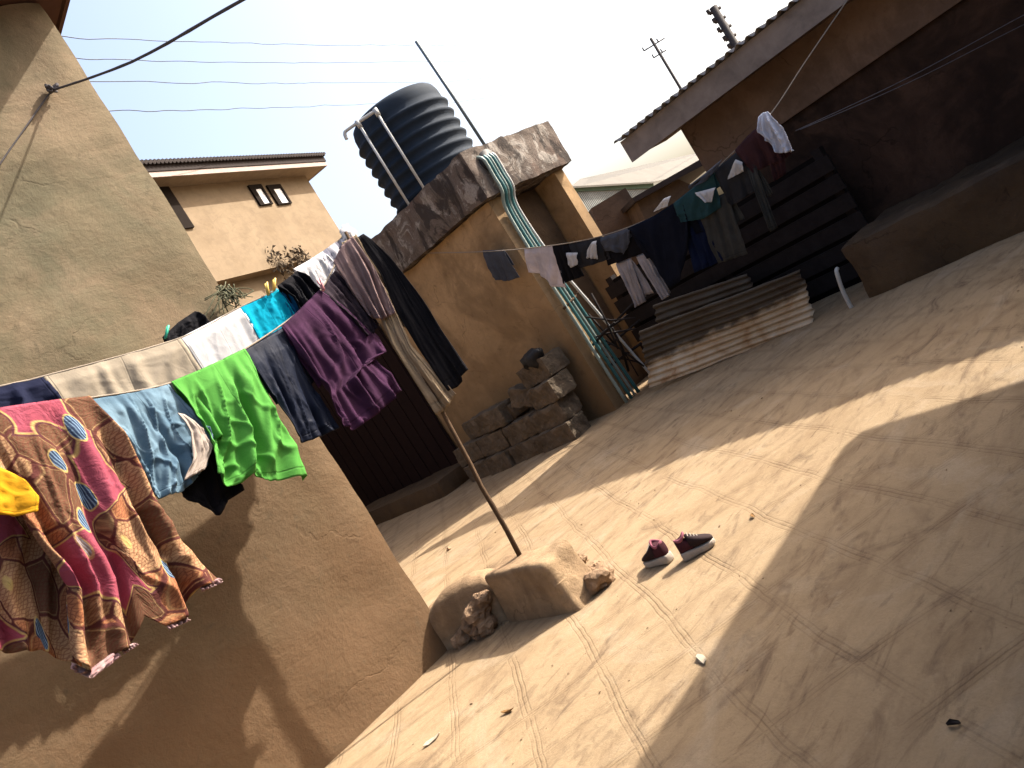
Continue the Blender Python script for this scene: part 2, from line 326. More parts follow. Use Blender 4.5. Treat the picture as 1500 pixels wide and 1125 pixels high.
CL = {
 'navy': cloth('navy cotton', (0.018, 0.022, 0.055)), 'beige': cloth('beige cotton', (0.47, 0.40, 0.31)),
 'white': cloth('white cotton', (0.9, 0.89, 0.9), (0.82, 0.81, 0.83), transl=0.3), 'cyan': cloth('turquoise cotton', (0.0, 0.42, 0.62), (0.0, 0.36, 0.55)),
 'blue_shade': cloth('deep blue cotton', (0.01, 0.12, 0.28)),
 'black': cloth('black cotton', (0.007, 0.007, 0.010), (0.011, 0.010, 0.013), transl=0),
 'stripe': cloth('white striped cotton', (0.66, 0.65, 0.72), stripes=((0.2, 0.2, 0.26), 18)),
 'denim': cloth('faded blue denim', (0.20, 0.31, 0.40), (0.10, 0.18, 0.26), scale=12), 'lining': cloth('off white lining', (0.55, 0.46, 0.4)),
 'green': cloth('bright green cotton', (0.12, 0.40, 0.075), (0.095, 0.34, 0.06), transl=0.12),
 'satin': cloth('dark navy satin', (0.016, 0.022, 0.045), (0.009, 0.012, 0.026), rough=0.55), 'purple': cloth('plum purple cotton', (0.075, 0.026, 0.07), (0.04, 0.014, 0.038)),
 'lace': cloth('black lace', (0.02, 0.014, 0.022), (0.05, 0.035, 0.045), scale=60, transl=0), 'mauve': cloth('dusty mauve cotton', (0.36, 0.25, 0.24), (0.28, 0.19, 0.19)),
 'khaki': cloth('pale khaki cotton', (0.42, 0.32, 0.22), (0.34, 0.26, 0.17)), 'yellow': cloth('yellow plastic weave', (0.7, 0.36, 0.02), (0.65, 0.32, 0.01)),
 'grey': cloth('slate grey cotton', (0.10, 0.11, 0.14)), 'pinkwhite': cloth('pinkish white cotton', (0.78, 0.70, 0.73)),
 'charcoal': cloth('charcoal cotton', (0.04, 0.042, 0.05)), 'lightgrey': cloth('light grey jersey', (0.48, 0.45, 0.48)), 'teal': cloth('dark teal cotton', (0.03, 0.085, 0.10)),
 'royal': cloth('royal blue cotton', (0.008, 0.016, 0.055)), 'deepnavy': cloth('deep navy wool', (0.008, 0.011, 0.024)), 'olive': cloth('olive grey cotton', (0.07, 0.072, 0.07)), 'frill': cloth('dusty pink lace', (0.42, 0.24, 0.25), (0.55, 0.42, 0.4), scale=60), 'maroon': cloth('dull maroon cotton', (0.07, 0.03, 0.035)),
}

# ------------------------------------------------------------------ builders
def obj(name, bm, mat=None, parent=None, smooth=False, loc=None):
    me = bpy.data.meshes.new(name); bm.normal_update(); bm.to_mesh(me); bm.free()
    if mat:
        for q in (mat if isinstance(mat, (list, tuple)) else [mat]): me.materials.append(q)
    if smooth:
        for p in me.polygons: p.use_smooth = True
        if name in ('wall', 'roof_slab', 'end_wall', 'back_wall', 'pilaster', 'footing', 'bench', 'low_step'): me.set_sharp_from_angle(angle=0.55)
    o = bpy.data.objects.new(name, me); C.objects.link(o)
    if parent is not None:
        o.parent = parent; o.matrix_parent_inverse = Matrix.Translation(-parent.location)
    if loc is not None: o.location = loc
    return o
def tag(o, label, cat, group=None, kind=None):
    if label: o['label'] = label
    if cat: o['category'] = cat
    if group: o['group'] = group
    if kind: o['kind'] = kind
    return o
def thing(name, label, cat, loc=(0, 0, 0), group=None):
    o = bpy.data.objects.new(name, None); o.empty_display_size = 0.1; C.objects.link(o); o.location = loc
    return tag(o, label, cat, group)
def bx(bm, a, b, seg=0, mat_index=0):
    x0, y0, z0 = a; x1, y1, z1 = b
    vs = [bm.verts.new(p) for p in ((x0,y0,z0),(x1,y0,z0),(x1,y1,z0),(x0,y1,z0),(x0,y0,z1),(x1,y0,z1),(x1,y1,z1),(x0,y1,z1))]
    fs = [bm.faces.new([vs[i] for i in q]) for q in ((3,2,1,0),(4,5,6,7),(0,1,5,4),(1,2,6,5),(2,3,7,6),(3,0,4,7))]
    for f in fs: f.material_index = mat_index
    return vs
def rough_box(a, b, step=0.12, amp=0.01, rnd=0.03, nscale=2.5, seed=0.0):
    """box with subdivided, slightly uneven faces and worn corners"""
    bm = bmesh.new()
    a, b = V(a), V(b); size = b - a; ctr = (a + b) / 2
    nn = [max(2, int(round(size[i] / step))) for i in range(3)]
    idx = {}
    def vert(i, j, k):
        key = (i, j, k)
        if key not in idx:
            p = V([a[q] + size[q] * key[q] / nn[q] for q in range(3)])
            h = size / 2; d = p - ctr; r = min(rnd, min(h) * 0.95)
            inn = V([max(-(h[q] - r), min(h[q] - r, d[q])) for q in range(3)])
            o = d - inn
            if o.length > 1e-9:
                cnt = sum(1 for q in range(3) if abs(o[q]) > 1e-9)
                if cnt > 1: o = o.normalized() * r
            p = ctr + inn + o
            dirn = (o if o.length > 1e-9 else d).normalized()
            p += dirn * amp * (noise.noise(p * nscale + V((seed, seed, 0))) + 0.5 * noise.noise(p * nscale * 3.1 + V((0, seed, seed))))
            idx[key] = bm.verts.new(p)
        return idx[key]
    for ax in range(3):
        u, v = (ax + 1) % 3, (ax + 2) % 3
        for side in (0, nn[ax]):
            for i in range(nn[u]):
                for j in range(nn[v]):
                    q = []
                    for di, dj in ((0, 0), (1, 0), (1, 1), (0, 1)):
                        k = [0, 0, 0]; k[ax] = side; k[u] = i + di; k[v] = j + dj; q.append(vert(*k))
                    if side == 0: q.reverse()
                    bm.faces.new(q)
    return bm
def tube(bm, pts, r, seg=8, cap=True, wob=0.0):
    pts = [V(p) for p in pts]; rs = r if isinstance(r, (list, tuple)) else [r] * len(pts)
    rings = []; up = V((0.13, 0.31, 0.94))
    for i, p in enumerate(pts):
        t = (pts[min(i + 1, len(pts) - 1)] - pts[max(i - 1, 0)]).normalized()
        a = t.cross(up)
        if a.length < 0.05: a = t.cross(V((1, 0, 0)))
        a.normalize(); b = t.cross(a)
        rings.append([bm.verts.new(p + (a * math.cos(2 * math.pi * k / seg) + b * math.sin(2 * math.pi * k / seg)) * rs[i] * (1 + wob * noise.noise(p * 9 + V((k, 0, 0))))) for k in range(seg)])
    for i in range(len(pts) - 1):
        for k in range(seg):
            bm.faces.new((rings[i][k], rings[i][(k + 1) % seg], rings[i + 1][(k + 1) % seg], rings[i + 1][k]))
    if cap:
        bm.faces.new(list(reversed(rings[0]))); bm.faces.new(rings[-1])
def spline(pts, n=12):
    pts = [V(p) for p in pts]; out = []
    for i in range(len(pts) - 1):
        p0, p1, p2, p3 = pts[max(i - 1, 0)], pts[i], pts[i + 1], pts[min(i + 2, len(pts) - 1)]
        for k in range(n):
            t = k / n
            out.append(0.5 * ((2 * p1) + (p2 - p0) * t + (2 * p0 - 5 * p1 + 4 * p2 - p3) * t * t + (3 * p1 - p0 - 3 * p2 + p3) * t ** 3))
    out.append(pts[-1]); return out
def lathe(bm, prof, ctr, seg=48):
    rings = [[bm.verts.new((ctr[0] + r * math.cos(2 * math.pi * k / seg), ctr[1] + r * math.sin(2 * math.pi * k / seg), ctr[2] + z)) for k in range(seg)] for r, z in prof]
    for i in range(len(prof) - 1):
        for k in range(seg): bm.faces.new((rings[i][k], rings[i][(k + 1) % seg], rings[i + 1][(k + 1) % seg], rings[i + 1][k]))
    bm.faces.new(list(reversed(rings[0]))); bm.faces.new(rings[-1])
def prism(bm, pts, off):
    off = V(off); a = [bm.verts.new(p) for p in pts]; b = [bm.verts.new(V(p) + off) for p in pts]; n = len(pts)
    bm.faces.new(a); bm.faces.new(list(reversed(b)))
    for i in range(n): bm.faces.new((a[i], b[i], b[(i + 1) % n], a[(i + 1) % n]))
    bmesh.ops.recalc_face_normals(bm, faces=bm.faces)
def rock(bm, ctr, size, seed=0, sub=3, amp=0.35, flat=0.0):
    r = bmesh.ops.create_icosphere(bm, subdivisions=sub, radius=1.0)
    ctr = V(ctr); size = V(size)
    for v in r['verts']:
        d = v.co.normalized()
        k = 1 + amp * noise.noise(d * 1.3 + V((seed, seed * 2, 0))) + amp * 0.5 * noise.noise(d * 3.4 + V((0, seed, seed))) + amp * 0.18 * noise.noise(d * 9 + V((seed, 0, 0)))
        for q in range(3): d[q] = max(-0.72, min(0.72, d[q])) / 0.72 if False else d[q]
        v.co = ctr + V((d.x * size.x, d.y * size.y, d.z * size.z)) * k
def corr_sheet(bm, P00, P10, P01, P11, nrm, waves, amp, along='u', nu=24, nv=6, jag=0.0, bend=0.0, seed=0.0):
    """corrugated sheet spanning four corners; P00-P10 is the u edge; ridges run along u or v"""
    P00, P10, P01, P11, nrm = V(P00), V(P10), V(P01), V(P11), V(nrm).normalized()
    if along == 'u': nv = waves * 8
    else: nu = waves * 8
    g = []
    for j in range(nv + 1):
        row = []
        for i in range(nu + 1):
            u, v = i / nu, j / nv
            uu, vv = u, v
            if jag: uu = u + jag * (noise.noise(V((v * 6, seed, 0))) if u in (0, 1) else 0); vv = v + jag * (noise.noise(V((u * 7, 0, seed))) if v in (0, 1) else 0)
            p = (P00 * (1 - uu) + P10 * uu) * (1 - vv) + (P01 * (1 - uu) + P11 * uu) * vv
            ph = (v if along == 'u' else u) * waves * 2 * math.pi
            p += nrm * (amp * math.sin(ph) + bend * noise.noise(V((u * 2.2 + seed, v * 1.6, seed))))
            row.append(bm.verts.new(p))
        g.append(row)
    for j in range(nv):
        for i in range(nu): bm.faces.new((g[j][i], g[j][i + 1], g[j + 1][i + 1], g[j + 1][i]))
def solid(o, th):
    md = o.modifiers.new('thickness', 'SOLIDIFY'); md.thickness = th; md.offset = 0; return o

# ------------------------------------------------------------------ cloth
def arc(poly, n):
    poly = [V((p[0], p[1], 0)) for p in poly]
    L = [0]
    for i in range(1, len(poly)): L.append(L[-1] + (poly[i] - poly[i - 1]).length)
    out = []
    for k in range(n + 1):
        s = L[-1] * k / n; i = 1
        while i < len(L) - 1 and L[i] < s: i += 1
        f = (s - L[i - 1]) / max(1e-9, L[i] - L[i - 1]); out.append(poly[i - 1].lerp(poly[i], f))
    return out
def garment(name, label, cat, group, mat, plane, top, bottom, left=None, right=None, folds=5, amp=0.02, back=0.55, seed=1.0, nu=44, nv=44, gap=0.03, off=0.0, diag=0.3, parent=None, wrinkle=0.004, th=0.004, pinch=0.0, crease=0.012):
    """cloth hung over a line: front flap between four measured edges, back flap falling behind"""
    p0, nrm = V(plane[0]), V(plane[1]).normalized()
    left = left or [top[0], bottom[0]]; right = right or [top[-1], bottom[-1]]
    T, B, Lf, Rt = arc(top, nu), arc(bottom, nu), arc(left, nv), arc(right, nv)
    bm = bmesh.new(); uvl = bm.loops.layers.uv.new('UVMap'); uvf = bm.loops.layers.uv.new('Frac'); g = []; uvs = {}
    def fold(u, v, sd):
        k = v ** 0.7
        ph = u * folds + diag * v + 0.5 * noise.noise(V((u * 2.3 + sd, v * 0.9, sd)))
        f = math.sin(2 * math.pi * ph); f = f * (0.6 + 0.4 * abs(f))
        f += 0.55 * math.sin(2 * math.pi * (ph * 1.83 + 0.4 * v + sd))
        d = amp * (0.25 + 0.75 * k) * f * (0.7 + 0.8 * noise.noise(V((u * 3.1, v * 1.7, sd + 7))))
        c = noise.noise(V((u * 5.2 + v * 2.2 + sd, v * 1.3 - u * 0.6, sd * 1.7)))
        d += crease * (1 - min(1.0, abs(c) * 4.5)) ** 1.5 * (0.35 + v)
        c = noise.noise(V((u * 2.4 - v * 3.4 + sd, v * 2.2 + u * 3.1, sd * 2.3)))
        d += crease * 0.8 * (1 - min(1.0, abs(c) * 6)) ** 1.5 * v
        return d + wrinkle * noise.noise(V((u * 9, v * 4, sd + .37))) + wrinkle * 0.4 * noise.noise(V((u * 21 + .3, v * 13, sd + 3.3)))
    tops = []
    for i in range(nu + 1): tops.append(on(T[i].x, T[i].y, p0, nrm))
    ref = (tops[-1] - tops[0]).length
    nb = int(nv * 0.5) if back else 0
    hgt = (tops[nu // 2] - on(B[nu // 2].x, B[nu // 2].y, p0, nrm)).length
    for j in range(-nb, nv + 1):
        row = []
        for i in range(nu + 1):
            u = i / nu
            if j >= 0:
                v = j / nv
                q = T[i] * (1 - v) + B[i] * v + Lf[j] * (1 - u) + Rt[j] * u - (T[0] * (1 - u) * (1 - v) + T[nu] * u * (1 - v) + B[0] * (1 - u) * v + B[nu] * u * v)
                p = on(q.x, q.y, p0, nrm)
                s = off + gap * min(1, v * 6) * 0.5 + fold(u, v, seed) * min(1.0, v * 4 + 0.15)
                p = p + (-nrm if nrm.dot(EYEP - p) < 0 else nrm) * s
                uv = (u * ref, -v * hgt); fr_ = (u, v)
            else:
                v = -j / nb
                p = tops[i] + V((0, 0, -hgt * back * v * (1 + 0.12 * noise.noise(V((u * 3, seed, 2))))))
                s = off - gap * min(1, v * 3) * 0.6 + fold(u, v * back, seed + 11) * 0.7 * min(1.0, v * 4 + 0.15)
                p = p + (-nrm if nrm.dot(EYEP - p) < 0 else nrm) * s
                uv = (u * ref, v * hgt * back); fr_ = (u, -v)
            bv = bm.verts.new(p); uvs[bv] = (uv, fr_); row.append(bv)
        g.append(row)
    for j in range(len(g) - 1):
        for i in range(nu):
            f = bm.faces.new((g[j][i], g[j][i + 1], g[j + 1][i + 1], g[j + 1][i]))
            for lp in f.loops: lp[uvl].uv, lp[uvf].uv = uvs[lp.vert]
    o = obj(name, bm, mat, parent, True)
    solid(o, th)
    if parent is None: tag(o, label, cat, group)
    elif label: o['label'] = label
    return o

# ------------------------------------------------------------------ ground
bm = bmesh.new()
def axis():
    a = [-400, -150, -60, -25, -12, -8]
    x = -5.0
    while x < 14: a.append(x); x += 0.16
    return a + [14.5, 16, 20, 28, 45, 80, 160, 400]
ax = axis(); g = []
for y in ax:
    row = []
    for x in ax:
        z = gz(x, y)
        row.append(bm.verts.new((x, y, z)))
    g.append(row)
for j in range(len(ax) - 1):
    for i in range(len(ax) - 1): bm.faces.new((g[j][i], g[j][i + 1], g[j + 1][i + 1], g[j + 1][i]))
tag(obj('ground', bm, M['ground'], None, True), None, None, None, 'structure')

# ------------------------------------------------------------------ house on the left
LW = 4.69; LC = 2.55
t = thing('plaster_house', 'tall tan plaster house on the left behind the clothes lines', 'house', (0, LW, 0))
obj('wall', rough_box((-6, LW, -0.2), (LC, LW + 5.5, 4.77), 0.10, 0.022, 0.05, 1.3, 3), M['wall_left'], t, True)
bm = bmesh.new(); bx(bm, (-6.3, LW - 0.4, 4.775), (LC + 0.15, LW + 5.8, 4.81)); obj('soffit', bm, M['fascia_red'], t)
bm = bmesh.new()
bx(bm, (-6.33, LW - 0.43, 4.75), (LC + 0.18, LW - 0.403, 5.02)); bx(bm, (LC + 0.153, LW - 0.402, 4.75), (LC + 0.18, LW + 5.8, 5.02))
obj('fascia', bm, M['fascia_red'], t)
bm = bmesh.new(); corr_sheet(bm, (-6.4, LW - 0.5, 5.04), (LC + 0.25, LW - 0.5, 5.04), (-6.4, LW + 3, 5.9), (LC + 0.25, LW + 3, 5.9), (0, -0.2, 1), 90, 0.012, 'v', nv=3)
solid(obj('roof', bm, M['roof_dark'], t, True), 0.004)

# rope tied to a nail in the left wall
A = onY(75, 133, LW - 0.02); E1 = onY(0, 240, LW - 0.012); E2 = atd(355, 0, 3.2)
r = thing('rope', 'dark rope tied to the tan house wall and stretched away over the yard', 'rope', A)
bm = bmesh.new(); mid = (A + E2) / 2 + V((0, 0, -0.04))
tube(bm, spline([E1 + (E1 - A) * 2, E1, A], 8), 0.0045, 6, True, 0.3); obj('tail', bm, M['rope'], r, True)
bm = bmesh.new(); tube(bm, spline([A, mid, E2, E2 + (E2 - mid) * 1.5], 10), 0.007, 6, True, 0.3); obj('span', bm, M['rope'], r, True)
bm = bmesh.new()
for k in range(7):
    d = V((random.uniform(-1, 1), random.uniform(-.8, -.1), random.uniform(-1, 1))).normalized()
    tube(bm, spline([A, A + d * 0.03, A + d * 0.05 + V((0, -0.02, -0.02)), A + V((random.uniform(-.03, .03), -.02, random.uniform(-.03, .03)))], 5), 0.008, 5)
obj('knot', bm, M['rope'], r, True)

# frayed fibre bundle at the corner of the left house
P = onY(328, 432, LW - 0.03)
bm = bmesh.new()
for k in range(46):
    a = V((random.gauss(0, .03), random.gauss(-.02, .015), random.gauss(0.03, .02)))
    b = V((random.gauss(0, .09), random.gauss(-.04, .02), random.gauss(-.06, .05)))
    tube(bm, spline([P + a, P + (a + b) / 2 + V((random.gauss(0, .02), -.02, random.gauss(0, .02))), P + b], 4), 0.004, 4)
tag(obj('rope_bundle', bm, plain('frayed green grey rope', (0.17, 0.17, 0.11), 0.9, 0.1, 0.5, 30), None, True), 'frayed grey green rope bundle tied at the corner of the tan wall', 'rope')

# ------------------------------------------------------------------ pole, footing, mound, rubble
bm = rough_box((2.70, 3.64, -0.1), (2.96, 4.25, 0.33), 0.022, 0.016, 0.04, 3.5, 5)
for v in bm.verts:                       # the sides splay out towards the floor
    k = max(0.0, min(1.0, (.30 - v.co.z) / .3)) ** 1.4
    if v.co.y < 3.95: v.co.y -= .10 * k * (3.95 - v.co.y) / .31
    if v.co.x < 2.83: v.co.x -= .02 * k
    v.co.z += .03 * noise.noise(V((v.co.x * 4, v.co.y * 4, 1))) * (v.co.z > .2)
tag(obj('footing', bm, M['mound'], None, True), 'squared cement footing that carries the leaning clothes pole', 'footing')
bm = bmesh.new(); g = []
A0, A1 = V((2.40, 5.0, 0)), V((2.735, 4.27, 0)); bk = V((.91, .42, 0))
hs = [(0, .12), (.18, .2), (.38, .29), (.6, .34), (.8, .345), (.93, .32), (1, .27)]
def hh(q):
    for (a, x), (b, y) in zip(hs, hs[1:]):
        if q <= b: f_ = (q - a) / (b - a); f_ = f_ * f_ * (3 - 2 * f_); return x * (1 - f_) + y * f_
for i_ in range(41):
    q = i_ / 40; h_ = hh(q); base = A0.lerp(A1, q) + bk * (-.05 * math.sin(q * math.pi)); row = []
    for o_, zz in ((-.03, -.1), (-.02, .0), (0, .3), (0.005, .55), (.01, .75), (.02, .87), (.045, .95), (.09, .99), (.14, 1.0), (.19, .97), (.25, .85), (.29, .6), (.31, .3), (.34, -.1)):
        p = base + bk * o_ + V((0, 0, h_ * zz)); p += (V((-1, -.4, .4)) * .02) * (noise.noise(p * 5) + .5 * noise.noise(p * 13)); row.append(bm.verts.new(p))
    g.append(row)
for i_ in range(40):
    for k in range(13): bm.faces.new((g[i_][k], g[i_ + 1][k], g[i_ + 1][k + 1], g[i_][k + 1]))
bm.faces.new(g[0]); bm.faces.new(list(reversed(g[-1])))
tag(obj('cement_mound', bm, M['mound'], None, True), 'rounded low cement mound between the tan wall corner and the square footing', 'mound')
PB = on(760, 812, (2.89, 4.07, 0), (0.55, 0.83, 0)); PT = on(506, 340, (2.89, 4.07, 0), (0.55, 0.83, 0))
bm = bmesh.new()
pts = [PB.lerp(PT, k / 14) + V((noise.noise(V((k * .5, 0, 0))), noise.noise(V((0, k * .5, 0))), 0)) * 0.009 for k in range(15)]
pts[0] = PB + (PB - PT).normalized() * 0.12
tube(bm, pts, [0.0165 - 0.0005 * k for k in range(15)], 9, True, 0.35)
tag(obj('clothes_pole', bm, M['wood'], None, True), 'crooked thin wooden pole in the cement footing holding the clothes lines', 'pole')
def stones(px_list, tagbase):
    for k, (x, y, s, lab) in enumerate(px_list):
        p = onZ(x, y); bm = bmesh.new(); rock(bm, (0, 0, 0), (s, s * 0.8, s * 0.72), k * 3.1 + 2.2, 3, 0.55)
        o = obj('stone', bm, M['stone'], None, False, (p.x, p.y, s * 0.45 + gz(p.x, p.y))); o.rotation_euler = (0.2 * k, 0, k * 1.3)
        tag(o, lab, 'stone', 'loose stones by the footing')
stones([(884, 860, 0.10, 'largest rounded stone to the right of the footing, rusty brown'),
        (872, 842, 0.05, 'small tan stone between the footing and the largest rounded stone'),
        (856, 828, 0.05, 'tan stone farthest back in the heap right of the footing'),
        (880, 834, 0.04, 'pale pebble at the far right of the heap beside the footing'),
        (866, 856, 0.034, 'pebble touching the lit right side of the footing'),
        (658, 806, 0.026, 'lone pebble on the sunlit floor behind the cement mound')], '')
bm = bmesh.new()
for k, (x, y, z, q) in enumerate(((2.55, 4.53, .03, .075), (2.60, 4.46, .09, .06), (2.585, 4.40, .05, .05), (2.63, 4.36, .16, .075), (2.66, 4.30, .21, .05), (2.60, 4.33, .06, .055))):
    rock(bm, (x, y, z), (q * 1.25, q * .9, q), k * 1.7 + 20, 3, 0.5)
tag(obj('rubble_lump', bm, M['stone'], None, False), 'knobbly lump of broken mud brick leaning on the shaded side of the footing', 'rubble')

# ------------------------------------------------------------------ tank building
TX, TY, TE = 7.47, 7.01, 13.9
SB, ST = 3.05, 3.68
t = thing('tank_building', 'ochre plaster outhouse with thick stained concrete roof slab carrying the water tank', 'outhouse', (TX, TY, 0))
obj('wall', rough_box((TX, TY, -0.2), (TX + 0.3, TE, SB), 0.14, 0.03, 0.05, 1.4, 8), M['wall_tank'], t, True)
obj('pilaster', rough_box((TX - 0.03, TY - 0.012, -0.2), (TX + 0.28, TY + 0.46, SB - .004), 0.1, 0.012, 0.03, 1.8, 21), M['wall_tank'], t, True)
obj('back_wall', rough_box((TX + 0.3, TY + 0.42, -0.2), (8.86, TE, SB), 0.25, 0.02, 0.04, 1.4, 9), plaster('recess shade plaster', (0.20, 0.125, 0.072), (0.17, 0.105, 0.06), (0.13, 0.085, 0.05), (0.08, 0.05, 0.035), 0.4), t, True)  # darker than the outer walls: recess shade put into the colour
obj('end_wall', rough_box((8.88, TY + 0.02, -0.2), (9.08, TE, SB), 0.1, 0.012, 0.012, 1.4, 10), M['wall_tank'], t, True)
obj('roof_slab', rough_box((TX - 0.13, TY - 0.14, SB), (9.16, TE + 0.2, ST), 0.06, 0.03, 0.012, 4.5, 12), M['slab'], t, True)
bm = bmesh.new(); bx(bm, (TX - 0.05, 10.3, -0.1), (TX - 0.035, 13.8, 2.7))
for k in range(11): bx(bm, (TX - 0.065, 10.32 + 0.31 * k, -0.05), (TX - 0.0505, 10.32 + 0.31 * k + 0.285, 2.68))
obj('door', bm, M['dark_door'], t)
tag(obj('low_step', rough_box((6.6, 10.0, -0.1), (7.40, 13.4, 0.25), 0.12, 0.03, 0.05, 2, 4), M['bench'], None, True), 'low dark cement step in front of the outhouse door', 'step')

# water tank
dd = 11.9
tb = EYEP + (F0 * 1 + R0 * (63 / 1200)) * dd; tc = (tb.x, tb.y, ST - .03)
t = thing('water_tank', 'dark slate ribbed plastic water tank on the outhouse roof', 'water tank', tc)
R_ = 0.70; prof = [(R_ * .96, 0), (R_, .03)]
for k in range(7):
    z0 = 0.06 + k * 0.165
    prof += [(R_, z0), (R_ + .0, z0 + .045), (R_ + .03, z0 + .07), (R_ + .045, z0 + .095), (R_ + .03, z0 + .12), (R_ + .0, z0 + .14)]
prof += [(R_, 1.26), (R_ - .005, 1.34), (R_ - .03, 1.42), (R_ - .08, 1.46), (R_ - .2, 1.50), (R_ - .36, 1.53), (R_ - .40, 1.54)]
bm = bmesh.new(); lathe(bm, prof, tc, 56)
obj('body', bm, M['tank'], t, True)
bm = bmesh.new(); lathe(bm, [(.24, 1.53), (.24, 1.55), (.27, 1.553), (.27, 1.57), (.23, 1.58), (.08, 1.583)], tc, 32); obj('lid', bm, M['tank'], t, True)
bm = bmesh.new()
fr = tc[2]
def tp(u, z, d=11.15): 
    p = EYEP + (F0 + R0 * (u / 1200)) * d; return V((p.x, p.y, z))
zt = 1.5 + (435 - 63) / 1200 * 11.15
tube(bm, [tp(11, ST), tp(11, zt)], 0.019, 10); tube(bm, [tp(42, ST), tp(42, zt + .02)], 0.019, 10)
tube(bm, spline([tp(-15, zt - .09), tp(-13, zt - 0.01), tp(-4, zt + .015), tp(42, zt + .03)], 6), 0.024, 10)
tube(bm, [tp(42, zt - .05), tp(42, zt + .06)], 0.034, 10); tube(bm, [tp(11, zt - .05), tp(11, zt + .05)], 0.034, 10)
tube(bm, [tp(42, zt + .02), tp(44, zt + .02, 11.5)], 0.024, 10)
obj('overflow_pipe', bm, M['pvc'], t, True)

# antenna mast
bm = bmesh.new(); a0 = tp(150, ST - .02, 11.0); tube(bm, [a0, a0.lerp(tp(144, 1.5 + (491 - 63) / 1200 * 11.0, 11.0), .5) + V((.01, 0, 0)), tp(144, 1.5 + (491 - 63) / 1200 * 11.0, 11.0)], 0.024, 8)
tag(obj('mast', bm, M['steel'], None, True), 'thin steel mast standing beside the dark water tank', 'mast')

# supply pipes down the corner
def pipe_run(dx, mat, lab, rad, kx=0.0, ky=0.0):
    x0 = TX + 0.10 + dx; y0 = TY - 0.06
    p = [V((x0 + .02, y0 + 0.1, ST - .12)), V((x0, y0 - 0.04, ST - .12)), V((x0, y0 - 0.14, ST - .2)), V((x0, y0 - 0.14, SB + .2)), V((x0, y0 - .13, SB)), V((x0, y0 - .02, SB - .25)), V((x0 + kx * .2, y0 - .02, 2.0)), V((x0 + kx * .5, y0 - .03 + ky * .4, 1.2)), V((x0 + kx, y0 - .05 + ky, 0.02))]
    bm = bmesh.new(); tube(bm, spline(p, 6), rad, 8)
    tag(obj('water_pipe', bm, mat, None, True), lab, 'pipe', 'supply pipes at the outhouse corner')
pipe_run(0.00, M['green_pale'], 'pale green water pipe nearest the ochre wall corner', 0.022, -.06, -.05)
pipe_run(0.06, M['teal'], 'teal water pipe second from the ochre wall corner', 0.024, -.0, -.05)
pipe_run(0.115, M['green_pale'], 'pale green water pipe in the middle of the bundle', 0.018, .05, -.03)
pipe_run(0.165, M['teal'], 'teal water pipe second from the outer side of the bundle', 0.024, .08, -.04)
pipe_run(0.22, M['pvc'], 'white water pipe on the outer side splaying out at the foot', 0.018, .24, -.2)
bm = bmesh.new()
tube(bm, [V((TX + .03, TY - .10, 1.42)), V((TX + .42, TY - .10, 1.49))], 0.018, 7); 
tag(obj('pipe_strap', bm, M['wood'], None, True), 'wooden strap tied across the bundle of water pipes', 'strap')
bm = bmesh.new(); a = V((TX + 0.22, TY - 0.10, ST - .22)); tube(bm, [a + V((0, .1, 0)), a + V((0.0, -0.09, 0))], 0.14, 20)
tag(obj('hole_plug', bm, M['rubber'], None, True), 'black round plug added for the dark pipe hole behind the pipe bends on the roof slab', 'drain')  # black tube added where the slab only has a dark hole

# ------------------------------------------------------------------ cement blocks by the outhouse
names_r = ['bottom', 'second', 'third', 'top']; names_c = ['nearest the water pipes', 'second from the water pipes', 'third from the water pipes', 'farthest from the water pipes']
def block(x, y, z, w, h, d, rz, lab, tilt=0.0):
    bm = rough_box((0, 0, 0), (d, w, h), 0.03, 0.022, 0.010, 7, x * 3.1 + y * 7 + z)
    o = obj('cement_block', bm, M['cement_block'], None, False, (x, y, z)); o.rotation_euler = (tilt, 0, rz)
    tag(o, lab, 'cement block', 'cement blocks heaped at the outhouse wall')
rb = random.Random(11)
for row in range(4):
    y = 7.14 + rb.uniform(0, .08)
    for c in range(4):
        wd = rb.choice((.52, .56, .50, .60))
        if not (row == 3 and c != 0) and not (row == 2 and c == 1):
            block(6.92 + rb.uniform(-.09, .09) - .05 * (3 - row), y, row * 0.275 - .03, wd, 0.265, 0.38, rb.uniform(-.13, .13), 'cement block in the %s row of the heap, %s' % (names_r[row], names_c[c]) if row < 3 else 'single cement block crowning the heap by the water pipes', rb.uniform(-.04, .04) if row else 0)
        y += wd + rb.uniform(.02, .10)
block(7.0, 7.78, .55, .34, .25, .28, .25, 'broken grey block tipped on the third row of the heap', .4)
block(7.0, 8.18, .54, .28, .2, .28, -.3, 'broken lump beside the tipped grey block on the heap', -.3)
P = V((7.05, 7.38, 1.09)); bm = bmesh.new()
rock(bm, (P.x, P.y, P.z), (.12, .19, .12), 31, 3, .5)
o = obj('black_bag', bm, M['rubber'], None, True); tag(o, 'crumpled black bag on top of the cement blocks', 'bag')

# ------------------------------------------------------------------ house on the right
RX = 8.8; EX = 8.05
t = thing('dark_house', 'dark shaded house on the right under an overhanging corrugated roof', 'house', (RX, 0, 0))
ye = 5.02
